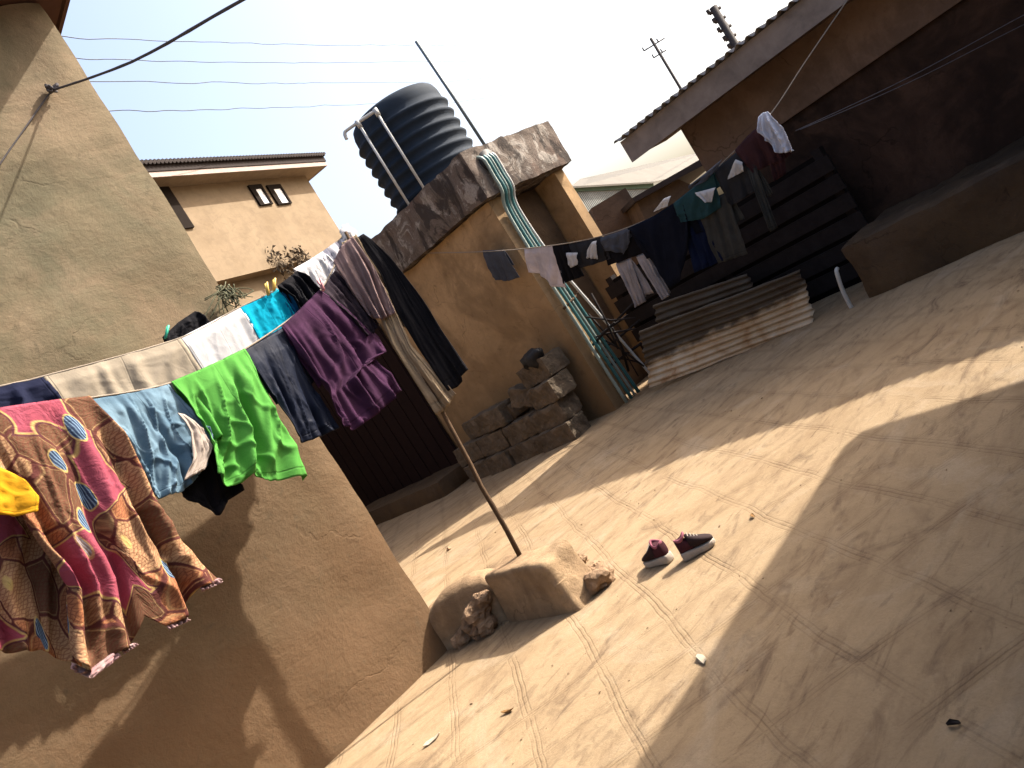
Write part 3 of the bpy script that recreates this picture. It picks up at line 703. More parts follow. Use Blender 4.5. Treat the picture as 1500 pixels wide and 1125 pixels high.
# boundary between the brown upper wall band and the lower wall painted dark for its shade
q0 = onX(1153, 176, RX - .06); q1 = onX(1409, 0, RX - .06)
slope = (q1.z - q0.z) / (q1.y - q0.y)
zb = lambda y: q0.z + (y - q0.y) * slope
bm = bmesh.new()
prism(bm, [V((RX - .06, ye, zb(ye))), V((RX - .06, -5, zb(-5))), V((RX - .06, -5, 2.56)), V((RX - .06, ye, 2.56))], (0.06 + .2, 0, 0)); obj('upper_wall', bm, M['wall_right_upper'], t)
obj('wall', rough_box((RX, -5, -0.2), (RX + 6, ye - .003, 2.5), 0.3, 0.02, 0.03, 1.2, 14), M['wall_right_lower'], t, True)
c0 = onX(926, 238, EX); c1 = onX(1244, 0, EX); c2 = onX(904, 212, EX)
es = (c1.z - c0.z) / (c1.y - c0.y)
ez = lambda y: c0.z + (y - c0.y) * es
y0, y1 = c0.y, -5.0; fh = c2.z - c0.z
bm = bmesh.new(); prism(bm, [V((EX, y0, ez(y0))), V((EX, y1, ez(y1))), V((EX, y1, ez(y1) + fh)), V((EX, y0, ez(y0) + fh))], (0.025, 0, 0)); obj('fascia', bm, M['fascia_grey'], t)
bm = bmesh.new(); prism(bm, [V((EX + .03, y0, ez(y0) + .035)), V((EX + .03, y1, ez(y1) + .035)), V((RX + .1, y1, ez(y1) + .06)), V((RX + .1, y0, ez(y0) + .06))], (0, 0, .02)); obj('soffit', bm, M['wall_right_upper'], t)
bm = bmesh.new()
corr_sheet(bm, (EX - .07, y0 + .03, ez(y0) + fh + .02), (EX - .07, y1, ez(y1) + fh + .02), (EX + 3.6, y0 + .03, ez(y0) + fh + .32), (EX + 3.6, y1, ez(y1) + fh + .32), (-.3, 0, 1), 84, 0.020, 'v', nv=3)
solid(obj('roof', bm, M['roof_grey'], t, True), 0.005)
bm = bmesh.new(); prism(bm, [V((RX + .1, ye - .05, 2.3)), V((RX + 6, ye - .05, 2.3)), V((EX + 3.6, ye - .05, ez(y0) + fh + .28)), V((RX + .1, ye - .05, ez(y0) + .1))], (0, -.1, 0)); obj('gable', bm, M['wall_right_upper'], t)

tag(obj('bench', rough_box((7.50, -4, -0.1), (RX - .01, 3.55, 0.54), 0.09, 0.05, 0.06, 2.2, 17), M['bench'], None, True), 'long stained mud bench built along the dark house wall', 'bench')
p0, p1 = onX(1226, 400, 7.44), onX(1248, 452, 7.44)
bm = bmesh.new(); tube(bm, spline([p0 + V((.05, 0, .03)), p0, p0.lerp(p1, .5) + V((-.01, .01, 0)), p1], 6), 0.02, 10); tag(obj('drain_pipe', bm, M['pvc'], None, True), 'short dirty white drain pipe at the end of the mud bench', 'pipe')

# slatted gate in the dark corner
t = thing('slatted_gate', 'dark wooden gate of horizontal slats beside the dark house', 'gate', (8.45, 4.6, 0))
gy0, gy1 = 3.7, 6.85
for k in range(3):
    bm = bmesh.new(); yy = (gy0, 5.3, gy1)[k]; bx(bm, (8.46, yy - .05, 0), (8.56, yy + .05, 1.45)); obj('post', bm, M['wood_dark'], t)
bm = bmesh.new(); bx(bm, (8.461, gy0 + .052, 0), (8.49, gy1 - .052, 1.4)); obj('light_block_panel', bm, M['gate_backing'], t)  # added panel, stops light from showing between the slats
for k in range(6):
    bm = bmesh.new(); z = 0.08 + k * 0.22; bx(bm, (8.42, gy0 - .1, z), (8.457, gy1 + .1, z + .17)); obj('slat', bm, M['wood_dark'], t)

# corrugated sheets
def csheet(px4, X, lab, waves, mat=M['rust'], bend=.05, seed=1, lean=0.0):
    a, b, c, d = [onX(x, y, X) for x, y in px4]
    bm = bmesh.new(); 
    for q in (a, b): q.x += lean
    corr_sheet(bm, c, d, a, b, (1, 0, 0), waves, 0.017, 'u', nu=40, bend=bend, jag=.02, seed=seed)
    o = solid(obj('corrugated_sheet', bm, mat, None, True), .004); tag(o, lab, 'roofing sheet', 'rusty roofing sheets stood on edge')
csheet([(930, 490), (1166, 400), (950, 568), (1194, 478)], 7.55, 'rusty corrugated sheet stood on edge across the gap, scorched along its top', 9, seed=2, lean=.12, bend=.08)
csheet([(950, 452), (1088, 406), (966, 486), (1112, 432)], 7.95, 'shorter corrugated sheet standing behind the scorched one', 4, seed=5, lean=.1)
# firewood behind
for k in range(15):
    cx, cy, an, hl = random.uniform(878, 925), random.uniform(465, 530), random.uniform(-.9, 1.5), random.uniform(25, 48)
    X_ = 7.62 + .03 * k
    a, b = onX(cx - hl * math.cos(an), cy - hl * math.sin(an), X_ + random.uniform(-.1, .1)), onX(cx + hl * math.cos(an), cy + hl * math.sin(an), X_ + random.uniform(-.1, .1))
    a.z = max(a.z, .03); b.z = max(b.z, .03)
    bm = bmesh.new(); tube(bm, [a, a.lerp(b, .5) + V((0, random.uniform(-.04, .04), random.uniform(-.04, .04))), b], random.uniform(.008, .02), 7, True, .3)
    o = obj('firewood_stick', bm, M['wood_dark'], None, True); tag(o, 'dark stick in the tangle of firewood between the water pipes and the rusty sheets', 'stick', 'firewood sticks')

# ------------------------------------------------------------------ house at the back left
bd = V((0.927, 0.375, 0)).normalized(); bn = V((bd.y, -bd.x, 0))      # bn faces the yard
cB = atd(450, 262, 20.5); cB.z = 0
def hB(s, z, o=0.0): return cB - bd * s + bn * o + V((0, 0, z))
def hBpx(x, y, o=0.0):
    p = on(x, y, cB + bn * o, bn); return ((cB - p).dot(bd), p.z)
ztop = hBpx(446, 258)[1]; zled = hBpx(405, 391)[1]
t = thing('storey_house', 'cream two storey house behind with a dark corrugated roof edge', 'house', cB)
def boxB(bm, s0, s1, z0, z1, o0, o1):
    prism(bm, [hB(s0, z0, o0), hB(s1, z0, o0), hB(s1, z1, o0), hB(s0, z1, o0)], bn * (o1 - o0))
bm = bmesh.new(); boxB(bm, 0, 11, zled, ztop, -6, 0); obj('upper_wall', bm, M['wall_back'], t)
bm = bmesh.new(); boxB(bm, 0.003, 11, 0, zled, -6, -.3); obj('lower_wall', bm, M['wall_back'], t)
ov = 0.42
bm = bmesh.new(); boxB(bm, -ov, 11, ztop + .003, ztop + .05, -6.3, ov); obj('soffit', bm, M['soffit'], t)
bm = bmesh.new(); boxB(bm, -ov - .03, 11, ztop - .01, ztop + .10, ov + .003, ov + .03); boxB(bm, -ov - .03, -ov - .003, ztop - .01, ztop + .10, -6.3, ov); obj('fascia', bm, M['fascia_pink'], t)
bm = bmesh.new(); corr_sheet(bm, hB(-ov - .1, ztop + .27, ov + .12), hB(11, ztop + .27, ov + .12), hB(-ov - .1, ztop + .9, -3), hB(11, ztop + .9, -3), (0, 0, 1), 110, .03, 'v', nv=2)
solid(obj('roof', bm, M['roof_dark'], t), .05)
bm = bmesh.new(); boxB(bm, -ov - .06, 11, ztop + .105, ztop + .26, -6, ov + .05); obj('roof_board', bm, M['roof_dark'], t)
def winB(c, lab=None):
    ss = [hBpx(*q)[0] for q in c]; zz = [hBpx(*q)[1] for q in c]
    s0, s1 = min(ss), max(ss); z0 = (zz[2] + zz[3]) / 2; z1 = (zz[0] + zz[1]) / 2
    bm = bmesh.new(); fw = .10
    boxB(bm, s0, s0 + fw * .6, z0, z1, .002, .05); boxB(bm, s1 - fw * 1.6, s1, z0, z1, .002, .05); boxB(bm, s0 + fw * .6, s1 - fw * 1.6, z1 - fw, z1, .002, .05); boxB(bm, s0 + fw * .6, s1 - fw * 1.6, z0, z0 + .03, .002, .05)
    f = obj('window', bm, M['window_frame'], t)
    bm = bmesh.new(); boxB(bm, s0 + fw * .6, s1 - fw * 1.6, z0 + .03, z1 - fw, .002, .02); obj('pane', bm, M['pane'], f)
winB([(361, 272), (381, 272), (399, 301), (380, 301)]); winB([(388, 272), (408, 272), (427, 300), (407, 300)])
s0, z1 = hBpx(240, 268); s1, z0 = hBpx(284, 334)
bm = bmesh.new(); boxB(bm, s1 + .02, s1 + 1.1, z0, z1, .002, .05); obj('window', bm, M['window_frame'], t)
# dark bushy growth / soot at the ledge
bm = bmesh.new()
for (x, y, k) in ((405, 383, 0), (412, 392, 1), (436, 374, 2), (444, 384, 3), (428, 392, 4)):
    s, z = hBpx(x, y)
    for j in range(60):
        p = hB(s + random.gauss(0, .12), z + random.gauss(0, .13), abs(random.gauss(0.03, .05)))
        q = p + V((random.gauss(0, .06), random.gauss(0, .06), random.gauss(-.02, .06)))
        n_ = V((random.gauss(0, 1), random.gauss(0, 1), random.gauss(0, 1))).normalized() * .03
        bm.faces.new([bm.verts.new(p), bm.verts.new(q + n_), bm.verts.new(q + V((0, 0, .04)) - n_)])
tag(obj('dry_weeds', bm, plain('dry grey weeds', (0.13, 0.10, 0.07), 0.9, 0.1), None), 'dry grey weeds growing on the ledge of the cream house', 'weeds')

# ------------------------------------------------------------------ far houses between outhouse and dark house
def pxprism(bm, pts, d, back):
    prism(bm, [on(x, y, F0 * d, F0) for x, y in pts], F0 * back)
t = thing('zinc_house', 'pale zinc roofed house with a green board far behind the yard', 'house', (F0 * 20 + R0 * 5))
def farpt(x, y, d): return on(x, y, F0 * d, F0)
P = lambda x, y, d: farpt(x, y, d)
wl, wr = P(840, 281, 20), P(958, 275, 22)
bm = bmesh.new(); corr_sheet(bm, V((wl.x, wl.y, 0)), V((wr.x, wr.y, 0)), wl, wr, -F0, 46, .015, 'v', nv=2); solid(obj('wall', bm, M['wall_pale'], t), .02)
bm = bmesh.new(); prism(bm, [P(838, 281, 19.9), P(958, 275, 21.9), P(957, 267, 21.9), P(838, 274, 19.9)], F0 * .08); obj('fascia', bm, M['green_paint'], t)
bm = bmesh.new(); prism(bm, [P(836, 273, 19.8), P(957, 266, 21.8), P(1024, 252, 24), P(1030, 222, 27), P(850, 262, 24)], (0, 0, -.05)); obj('roof', bm, M['roof_pale'], t)
t = thing('brown_shed', 'brown mud shed between the outhouse and the pale zinc house', 'shed', F0 * 15 + R0 * 3.5)
bm = bmesh.new(); pxprism(bm, [(866, 305), (916, 275), (945, 320), (960, 360), (1000, 470), (920, 440)], 15, 2.5); obj('wall', bm, M['brown_wall'], t)
t = thing('mud_shed', 'tan mud shed with a dark sloping roof left of the dark house', 'shed', F0 * 14 + R0 * 4)
bm = bmesh.new(); pxprism(bm, [(932, 292), (992, 262), (1060, 290), (1060, 420), (985, 420)], 14, 2.5); obj('wall', bm, plaster('tan mud', (0.13, 0.095, 0.07), (0.11, 0.08, 0.058), (0.09, 0.065, 0.048), (0.05, 0.036, 0.03), .4), t)
bm = bmesh.new(); pxprism(bm, [(926, 290), (995, 251), (1062, 212), (1066, 224), (996, 260), (930, 296)], 13.8, 3.0); obj('roof', bm, M['roof_dark'], t)

# ------------------------------------------------------------------ utility poles and power cables
def upole(x0, y0, x1, y1, d, r, lab, arms):
    top = atd(x0, y0, d); t = thing('utility_pole', lab, 'utility pole', (top.x, top.y, 0), 'utility poles beyond the roofs')
    bm = bmesh.new(); tube(bm, [V((top.x, top.y, 0)), top], r, 10); obj('shaft', bm, M['pole_grey'], t, True)
    for z, ln in arms:
        bm = bmesh.new(); c = top + V((0, 0, -z)); tube(bm, [c - R0 * ln, c + R0 * ln], r * .45, 6); tube(bm, [c - R0 * ln, c - R0 * ln + V((0, 0, .16))], r * .5, 6); tube(bm, [c + R0 * ln * .4, c + R0 * ln * .4 + V((0, 0, .16))], r * .5, 6); obj('crossarm', bm, M['pole_grey'], t, True)
    return top
t1 = upole(1044, 10, 1076, 70, 28, .13, 'thicker utility pole with a column of insulators above the corrugated eave', [(.15, .22), (.5, .2), (.85, .22), (1.2, .2), (1.5, .2)])
t2 = upole(953, 56, 1006, 131, 34, .06, 'thin leaning utility pole with one small crossarm beyond the roofs', [(.3, .5), (.75, .3)])
for k, (pts, lab) in enumerate([
    ([(60, 52), (105, 55), (250, 60), (400, 64), (560, 66), (740, 62)], 'topmost of the four power cables crossing the sky'),
    ([(70, 82), (120, 85), (250, 90), (400, 92), (560, 90), (757, 84)], 'second power cable from the top crossing the sky'),
    ([(90, 116), (140, 118), (270, 121), (405, 122), (520, 120), (730, 112)], 'third power cable from the top crossing the sky'),
    ([(120, 164), (170, 163), (290, 161), (400, 158), (520, 153), (720, 142)], 'lowest power cable passing behind the water tank')]):
    L = [13.5, 14, 16, 18.5, 22, 26]
    P = [atd(x, y, d) for (x, y), d in zip(pts, L)] + [t1 + V((0, 0, -.25 - .35 * k))]
    bm = bmesh.new(); Q = [q_ + V((0, 0, .05 * noise.noise(q_ * 1.3 + V((k * 5.0, 0, 0))))) for q_ in spline(P, 10)]; tube(bm, Q, [0.009 - 0.005 * k_ / len(Q) for k_ in range(len(Q))], 5)
    o = obj('power_cable', bm, M['wire'], None, True); tag(o, lab, 'cable', 'power cables')

# ------------------------------------------------------------------ clothes lines by the left house
def vplane(a, b):
    a, b = V(a), V(b); d = b - a; return (a, V((d.y, -d.x, 0)).normalized())
FP = vplane((0.84, 3.70, 0), (2.95, 4.10, 0)); BP = vplane((0.6, 4.18, 0), (2.97, 4.14, 0))
HP = vplane((2.4, 4.35, 0), (3.3, 3.88, 0))
def hang(pl, pts, rad, lab, mat='twine'):
    P = [on(x, y, *pl) for x, y in pts]; bm = bmesh.new(); tube(bm, spline(P, 10), rad, 6, True, .2)
    o = obj('clothes_line', bm, M[mat], None, True); tag(o, lab, 'clothes line'); return o
hang(FP, [(-420, 690), (0, 601), (125, 584), (250, 561), (355, 514), (465, 431), (508, 343)], .005, 'sagging clothes line in front carrying the pink print and green clothes')
hang(BP, [(-420, 660), (0, 566), (65, 551), (262, 496), (350, 451), (415, 420), (440, 400), (508, 342)], .005, 'clothes line behind carrying the beige, white and turquoise clothes')
GF, GB = 'clothes on the front line', 'clothes on the back line'
W = 'garment'
pt = garment('printed_trousers', 'pink leaf print wide trousers with frilled hems at the left end of the front line', W, GF, M['print'], FP,
        [(-90, 618), (0, 601), (60, 592), (128, 584)],
        [(97, 955), (100, 978), (123, 990), (163, 960), (188, 950), (204, 906), (233, 922), (262, 910), (282, 866), (313, 855)],
        [(-90, 618), (-20, 700), (45, 790), (92, 850), (97, 955)], [(128, 584), (152, 615), (185, 668), (217, 738), (258, 800), (313, 855)], folds=3, amp=.05, nu=90, nv=80, seed=3.3, crease=.025, wrinkle=.008, back=.3, off=.03)
garment('trouser_leg', None, None, None, M['print'], FP, [(-240, 650), (-100, 620), (40, 596)], [(-70, 968), (-20, 950), (0, 944), (40, 950), (70, 946), (128, 972)],
        [(-240, 650), (-150, 800), (-70, 968)], [(40, 596), (100, 770), (128, 972)], folds=3, amp=.03, nu=60, nv=60, seed=5.9, crease=.02, back=0, off=-.10, parent=pt)
for a_, b_ in (([(98, 974), (123, 986), (160, 958)], [(94, 984), (124, 999), (168, 966)]), ([(166, 955), (188, 946)], [(172, 963), (192, 950)]), ([(232, 916), (262, 906)], [(238, 928), (268, 914)]), ([(282, 862), (311, 851)], [(286, 872), (317, 858)])):
    garment('hem_frill', None, None, None, CL['frill'], FP, a_, b_, folds=5, amp=.012, nu=28, nv=8, seed=a_[0][0] * .1, back=0, off=.045, parent=pt)
bm_y = garment('yellow_cloth', 'yellow cloth tip poking in at the left edge over the pink print', 'cloth', None, CL['yellow'], (V((0.8, 3.58, 0)), FP[1]),
        [(-90, 640), (-40, 664), (10, 690)], [(-110, 760), (-30, 756), (25, 757), (52, 752)], [(-90, 640), (-100, 700), (-110, 760)], [(10, 690), (32, 705), (54, 730), (52, 752)], folds=2, amp=.02, seed=2, nu=24, nv=24, back=0)
d = garment('denim_shirt', 'faded blue denim cloth between the pink print and the green cloth', W, GF, CL['denim'], FP,
        [(130, 586), (190, 575), (246, 562)], [(222, 736), (240, 730), (262, 724), (282, 706), (300, 682)],
        [(130, 586), (150, 608), (190, 680), (222, 736)], [(246, 562), (280, 612), (308, 640), (300, 682)], folds=3, amp=.025, seed=5.1, nu=70, nv=70, crease=.026, wrinkle=.009)
garment('lining', 'off white inside showing', None, None, CL['lining'], FP, [(252, 612), (262, 614)], [(258, 712), (288, 696)], [(252, 612), (268, 640), (272, 680), (258, 712)], [(262, 614), (286, 636), (300, 662), (288, 696)], folds=2, amp=.012, seed=9, nu=16, nv=24, off=.06, back=0, parent=d)
garment('black_rag', 'black rag whose ragged tips hang out below the denim and green cloths', W, GF, CL['black'], (FP[0] + V((0, .06, 0)), FP[1]),
        [(195, 578), (262, 557)], [(265, 730), (292, 742), (320, 757), (331, 735), (352, 722)], None, [(262, 557), (305, 640), (352, 722)], folds=3, amp=.02, seed=4, back=.3)
garment('green_cloth', 'bright green cloth draped on the front line', W, GF, CL['green'], FP,
        [(248, 562), (300, 540), (356, 513)], [(302, 704), (327, 718), (347, 712), (362, 698), (388, 709), (420, 706), (448, 702)],
        [(248, 562), (268, 592), (296, 642), (302, 704)], [(356, 513), (384, 560), (415, 625), (448, 702)], folds=2.6, amp=.045, seed=6.4, nu=70, nv=64, crease=.03, off=.02)
garment('satin_trousers', 'dark navy satin trousers between the green cloth and the purple shirt', W, GF, CL['satin'], FP,
        [(356, 513), (385, 497), (414, 480)], [(438, 650), (455, 646), (492, 630)], [(356, 513), (400, 585), (438, 650)], [(414, 480), (445, 545), (492, 630)], folds=2.5, amp=.022, seed=7.2, nu=50, nv=56)
garment('purple_shirt', 'plum purple shirt with a stray sleeve on the front line', W, GF, CL['purple'], FP,
        [(408, 482), (430, 462), (464, 428)], [(494, 630), (512, 634), (540, 615), (560, 598), (580, 577)],
        [(408, 482), (450, 552), (494, 630)], [(464, 428), (500, 456), (545, 492), (562, 518), (536, 524), (556, 548), (580, 577)], folds=4, amp=.04, seed=8.6, nu=64, nv=60, crease=.025, off=.03)
garment('lace_top', 'black lace top between the purple shirt and the mauve shirt', W, GF, CL['lace'], FP,
        [(466, 432), (480, 410), (496, 388)], [(528, 500), (540, 494), (548, 480)], [(466, 432), (500, 465), (528, 500)], [(496, 388), (524, 425), (548, 480)], folds=4, amp=.03, seed=1.6, off=.02)
garment('mauve_shirt', 'dusty mauve shirt pegged close to the pole top', W, GF, CL['mauve'], HP,
        [(488, 388), (500, 364), (516, 350)], [(540, 466), (556, 472), (578, 462)], [(488, 388), (512, 425), (540, 466)], [(516, 350), (548, 398), (578, 462)], folds=3, amp=.03, seed=2.7, off=.06)
garment('khaki_trousers', 'pale khaki trouser legs hanging lowest beside the pole', W, GF, CL['khaki'], HP,
        [(500, 358), (522, 346)], [(637, 608), (650, 602), (666, 578)], [(500, 358), (545, 440), (572, 505), (637, 608)], [(522, 346), (570, 440), (602, 508), (666, 578)], folds=1.2, amp=.014, seed=5.7, crease=.008, off=.03, nv=60)
garment('black_jacket', 'long black jacket with a torn hem hanging right of the pole', W, GF, CL['black'], HP,
        [(522, 350), (532, 344), (544, 352)], [(654, 574), (668, 568), (676, 560), (674, 552), (684, 542)], [(522, 350), (556, 402), (578, 455), (612, 512), (654, 574)], [(544, 352), (572, 380), (616, 438), (644, 484), (684, 542)], folds=1.2, amp=.012, seed=6.7, crease=.008, off=.02, nv=60)
garment('navy_cloth', 'navy cloth at the left end of the back line', W, GB, CL['navy'], BP, [(-160, 600), (0, 565), (64, 551)], [(-110, 680), (30, 640), (115, 622)], folds=4, amp=.02, seed=1.2)
garment('beige_cloth', 'wide beige cloth on the back line above the denim', W, GB, CL['beige'], BP, [(62, 551), (120, 537), (200, 514), (264, 495)], [(120, 640), (220, 615), (318, 585)], folds=5, amp=.012, seed=2.2, nu=60, crease=.006, wrinkle=.003)
garment('white_sheet', 'plain white cloth on the back line left of the turquoise one', W, GB, CL['white'], BP, [(264, 495), (305, 474), (351, 450)], [(318, 580), (360, 560), (402, 530)], folds=2, amp=.006, seed=3.2, crease=.004, wrinkle=.002)
garment('turquoise_cloth', 'turquoise cloth on the back line right of the plain white one', W, GB, CL['cyan'], BP, [(351, 450), (380, 437), (406, 423)], [(392, 525), (420, 510), (446, 490)], folds=2, amp=.012, seed=4.2, crease=.006)
garment('blue_cloth', 'narrow deep blue cloth tucked right of the turquoise one', W, GB, CL['blue_shade'], BP, [(404, 425), (412, 420)], [(440, 490), (456, 478)], folds=2, amp=.02, seed=5.2, nu=20)
garment('black_vest', 'crumpled black vest on the back line right of the turquoise cloth', W, GB, CL['black'], BP, [(404, 422), (420, 410), (433, 400)], [(440, 470), (470, 440)], [(404, 422), (425, 440), (440, 470)], folds=3, amp=.03, seed=6.2, off=.03)
garment('white_towel', 'white cloth on the back line just below the pole top', W, GB, CL['white'], BP, [(430, 394), (450, 383), (472, 369)], [(464, 440), (490, 425), (505, 405)], folds=3, amp=.012, seed=7.2, crease=.006)
garment('striped_shirt', 'white shirt with dark stripes bunched at the pole top', W, GB, CL['stripe'], BP, [(468, 372), (490, 356), (514, 338)], [(492, 425), (515, 405), (530, 380)], folds=3, amp=.02, seed=8.2)
bm = bmesh.new(); kp = on(509, 345, *BP); rock(bm, kp, (.05, .045, .06), 12, 3, .6)
tag(obj('cloth_knot', bm, CL['white'], None, True), 'bunched white cloth knotted on the tip of the clothes pole', 'cloth')
garment('black_scarf', 'small black scarf behind the beige cloth near the tan wall', W, None, CL['black'], (V((0, 4.42, 0)), (0, 1, 0)), [(238, 494), (262, 472), (286, 456)], [(250, 520), (300, 500), (308, 478)], [(238, 494), (244, 508), (250, 520)], [(286, 456), (298, 466), (308, 478)], folds=2, amp=.02, seed=3)
def peg(x, y, pl, mat, lab, off=.05, rot=0.0):
    n_ = pl[1] if pl[1].dot(EYEP - pl[0]) > 0 else -pl[1]
    p = on(x, y, *pl) + n_ * off; t = V((-pl[1].y, pl[1].x, 0)); up = (V((0, 0, 1)) + t * rot).normalized()
    bm = bmesh.new()
    for s_ in (-1, 1): tube(bm, [p + n_ * .008 * s_ - up * .035, p + n_ * .006 * s_, p + n_ * .014 * s_ + up * .04], [.006, .007, .006], 6)
    tag(obj('clothes_peg', bm, M[mat], None, True), lab, 'peg', 'clothes pegs')
peg(389, 427, BP, 'peg_yellow', 'left yellow peg on the turquoise cloth', .03, .4)
peg(399, 421, BP, 'peg_yellow', 'right yellow peg on the turquoise cloth', .03, .7)
peg(464, 424, FP, 'peg_pink', 'pink peg gripping the collar of the purple shirt', .05, .2)
peg(242, 490, (V((0, 4.40, 0)), V((0, -1, 0))), 'peg_green', 'green peg holding the small black scarf', .03, .9)

# ------------------------------------------------------------------ clothes line across the back
LX = 7.10; LP = (V((LX, 0, 0)), V((1, 0, 0)))
P = [onX(612, 371, TX - .01), onX(700, 369, 7.25), onX(770, 364, LX), onX(860, 351, LX), onX(940, 325, LX), onX(1010, 285, LX), onX(1065, 232, LX), onX(1125, 172, LX), onX(1180, 90, LX + .45), onX(1240, 2, EX - .03), onX(1262, -30, EX - .03)]
bm = bmesh.new(); tube(bm, spline(P, 8), .006, 6); tag(obj('clothes_line', bm, M['twine'], None, True), 'long clothes line from the outhouse wall to the eave of the dark house', 'clothes line')
G2 = 'clothes on the far line'
def g2(name, lab, mat, top, bottom, left=None, right=None, off=0.0, **k):
    k.setdefault('nu', 24); k.setdefault('nv', 24); k.setdefault('amp', .025); k.setdefault('folds', 3); k.setdefault('seed', top[0][0] * .13); k.setdefault('back', .5)
    garment(name, lab, W, G2, CL[mat], LP, top, bottom, left, right, off=off, **k)
garment('grey_shorts', 'slate grey shorts alone on the line before the ochre wall', W, G2, CL['grey'], (V((7.25, 0, 0)), V((1, 0, 0))), [(707, 367), (738, 366)], [(727, 409), (745, 411), (764, 405)], [(707, 367), (716, 390), (727, 409)], None, folds=3, amp=.02, seed=3, nu=24, nv=24)
g2('white_blouse', 'pinkish white blouse hanging over the water pipes', 'pinkwhite', [(768, 364), (790, 362), (811, 359)], [(776, 398), (794, 401), (812, 419), (833, 420)], None, [(811, 359), (824, 392), (833, 420)])
g2('black_shorts', 'black shorts next to the pinkish white blouse', 'black', [(809, 360), (834, 356)], [(828, 414), (858, 403)])
g2('charcoal_shirt', 'charcoal shirt right of the black shorts', 'charcoal', [(833, 357), (855, 353), (882, 346)], [(852, 392), (875, 385), (897, 378)])
g2('white_rag', 'small white rag over the left half of the charcoal shirt', 'white', [(833, 368), (850, 368)], [(842, 389), (852, 384)], off=.05, nu=12, nv=12, back=0)
g2('white_sock', 'small white sock over the right half of the charcoal shirt', 'white', [(872, 352), (878, 350)], [(868, 374), (882, 376)], [(872, 352), (867, 362), (868, 374)], off=.06, nu=12, nv=12, back=0)
g2('grey_vest', 'grey vest between the charcoal shirt and the navy jacket', 'grey', [(882, 347), (904, 340), (926, 332)], [(890, 366), (905, 366), (918, 370), (926, 352)], off=.03)
g2('black_strip', 'black trousers waist draped above the light grey trouser legs', 'black', [(880, 352), (935, 340)], [(893, 388), (950, 368)])
g2('grey_trousers', 'left light grey leg hanging below the black waist', 'lightgrey', [(902, 386), (924, 378)], [(934, 448), (948, 440)], back=.9)
g2('grey_leggings', 'right light grey leg hanging below the black waist', 'lightgrey', [(931, 375), (946, 370)], [(972, 438), (982, 432)], back=.9)
g2('navy_jacket', 'large navy jacket in the middle of the far line', 'deepnavy', [(922, 333), (960, 315), (1002, 288)], [(945, 352), (962, 385), (985, 420), (1000, 410), (1015, 345)], None, [(1002, 288), (1012, 318), (1015, 345)], off=.04)
g2('blue_trousers', 'royal blue trousers hanging low right of the navy jacket', 'royal', [(1000, 330), (1030, 318)], [(1020, 398), (1062, 380)], off=.0)
g2('white_collar', 'white collar cloth standing out above the navy jacket', 'white', [(978, 288), (988, 284)], [(965, 306), (985, 298)], off=.07, nu=12, nv=12, back=0)
g2('teal_shirt', 'dark teal shirt right of the navy jacket', 'teal', [(990, 296), (1020, 272), (1048, 248)], [(1004, 322), (1035, 318), (1062, 300)], off=.05)
g2('pale_towel', 'pale teal towel lying along the line over the teal shirt', 'grey', [(1016, 268), (1040, 250), (1064, 230)], [(1018, 272), (1040, 262), (1062, 240)], off=.09, nu=16, nv=10, back=0)
g2('white_singlet', 'white top peeking below the teal shirt', 'white', [(1026, 278), (1056, 270)], [(1044, 290), (1052, 290)], off=.11, nu=14, nv=12, back=0)
g2('olive_dress', 'olive grey dress hanging long below the teal shirt', 'olive', [(1020, 300), (1068, 280)], [(1055, 384), (1098, 370)], off=.02)
g2('white_scarf', 'white scarf between the teal shirt and the maroon shirt', 'white', [(1084, 230), (1094, 234)], [(1074, 258), (1098, 246)], off=.09, nu=12, nv=12, back=0)
g2('dark_skirt', 'black skirt behind the white scarf', 'charcoal', [(1048, 250), (1100, 205)], [(1075, 300), (1120, 270)], off=.03)
g2('worn_trousers', 'long grey trouser leg below the maroon shirt', 'olive', [(1098, 245), (1112, 240)], [(1134, 336), (1144, 330)], off=.06)
g2('maroon_shirt', 'dull maroon shirt beside the white bag', 'maroon', [(1080, 218), (1100, 196), (1128, 172)], [(1108, 250), (1130, 240), (1152, 232)], off=.05)
g2('maroon_rag', 'dull maroon rag under the white bag', 'maroon', [(1128, 215), (1150, 205)], [(1140, 262), (1156, 252)], off=.04, nu=12, nv=12)
garment('white_bag', 'white plastic bag tied on the far line before the dark wall', 'bag', None, M['bag_white'], LP, [(1118, 168), (1124, 162), (1132, 160)], [(1140, 208), (1150, 220), (1172, 215)], [(1118, 168), (1120, 188), (1140, 208)], [(1132, 160), (1154, 182), (1172, 215)], folds=3, amp=.05, seed=9, off=.1, crease=.03, nu=30, nv=30)
for k, (a, b) in enumerate([((1165, 192), (1500, 22)), ((1172, 190), (1500, 36))]):
    A_, B_ = onX(*a, 7.2), onX(*b, 8.0); C_ = B_ + (B_ - A_) * .4
    bm = bmesh.new(); tube(bm, spline([A_, (A_ + B_) / 2 + V((0, 0, -.03)), B_, C_], 8), .0045, 5)
    tag(obj('twine', bm, M['rope'], None, True), ('upper' if k == 0 else 'lower') + ' of two bare twines running along the dark house wall', 'twine', 'bare twines')

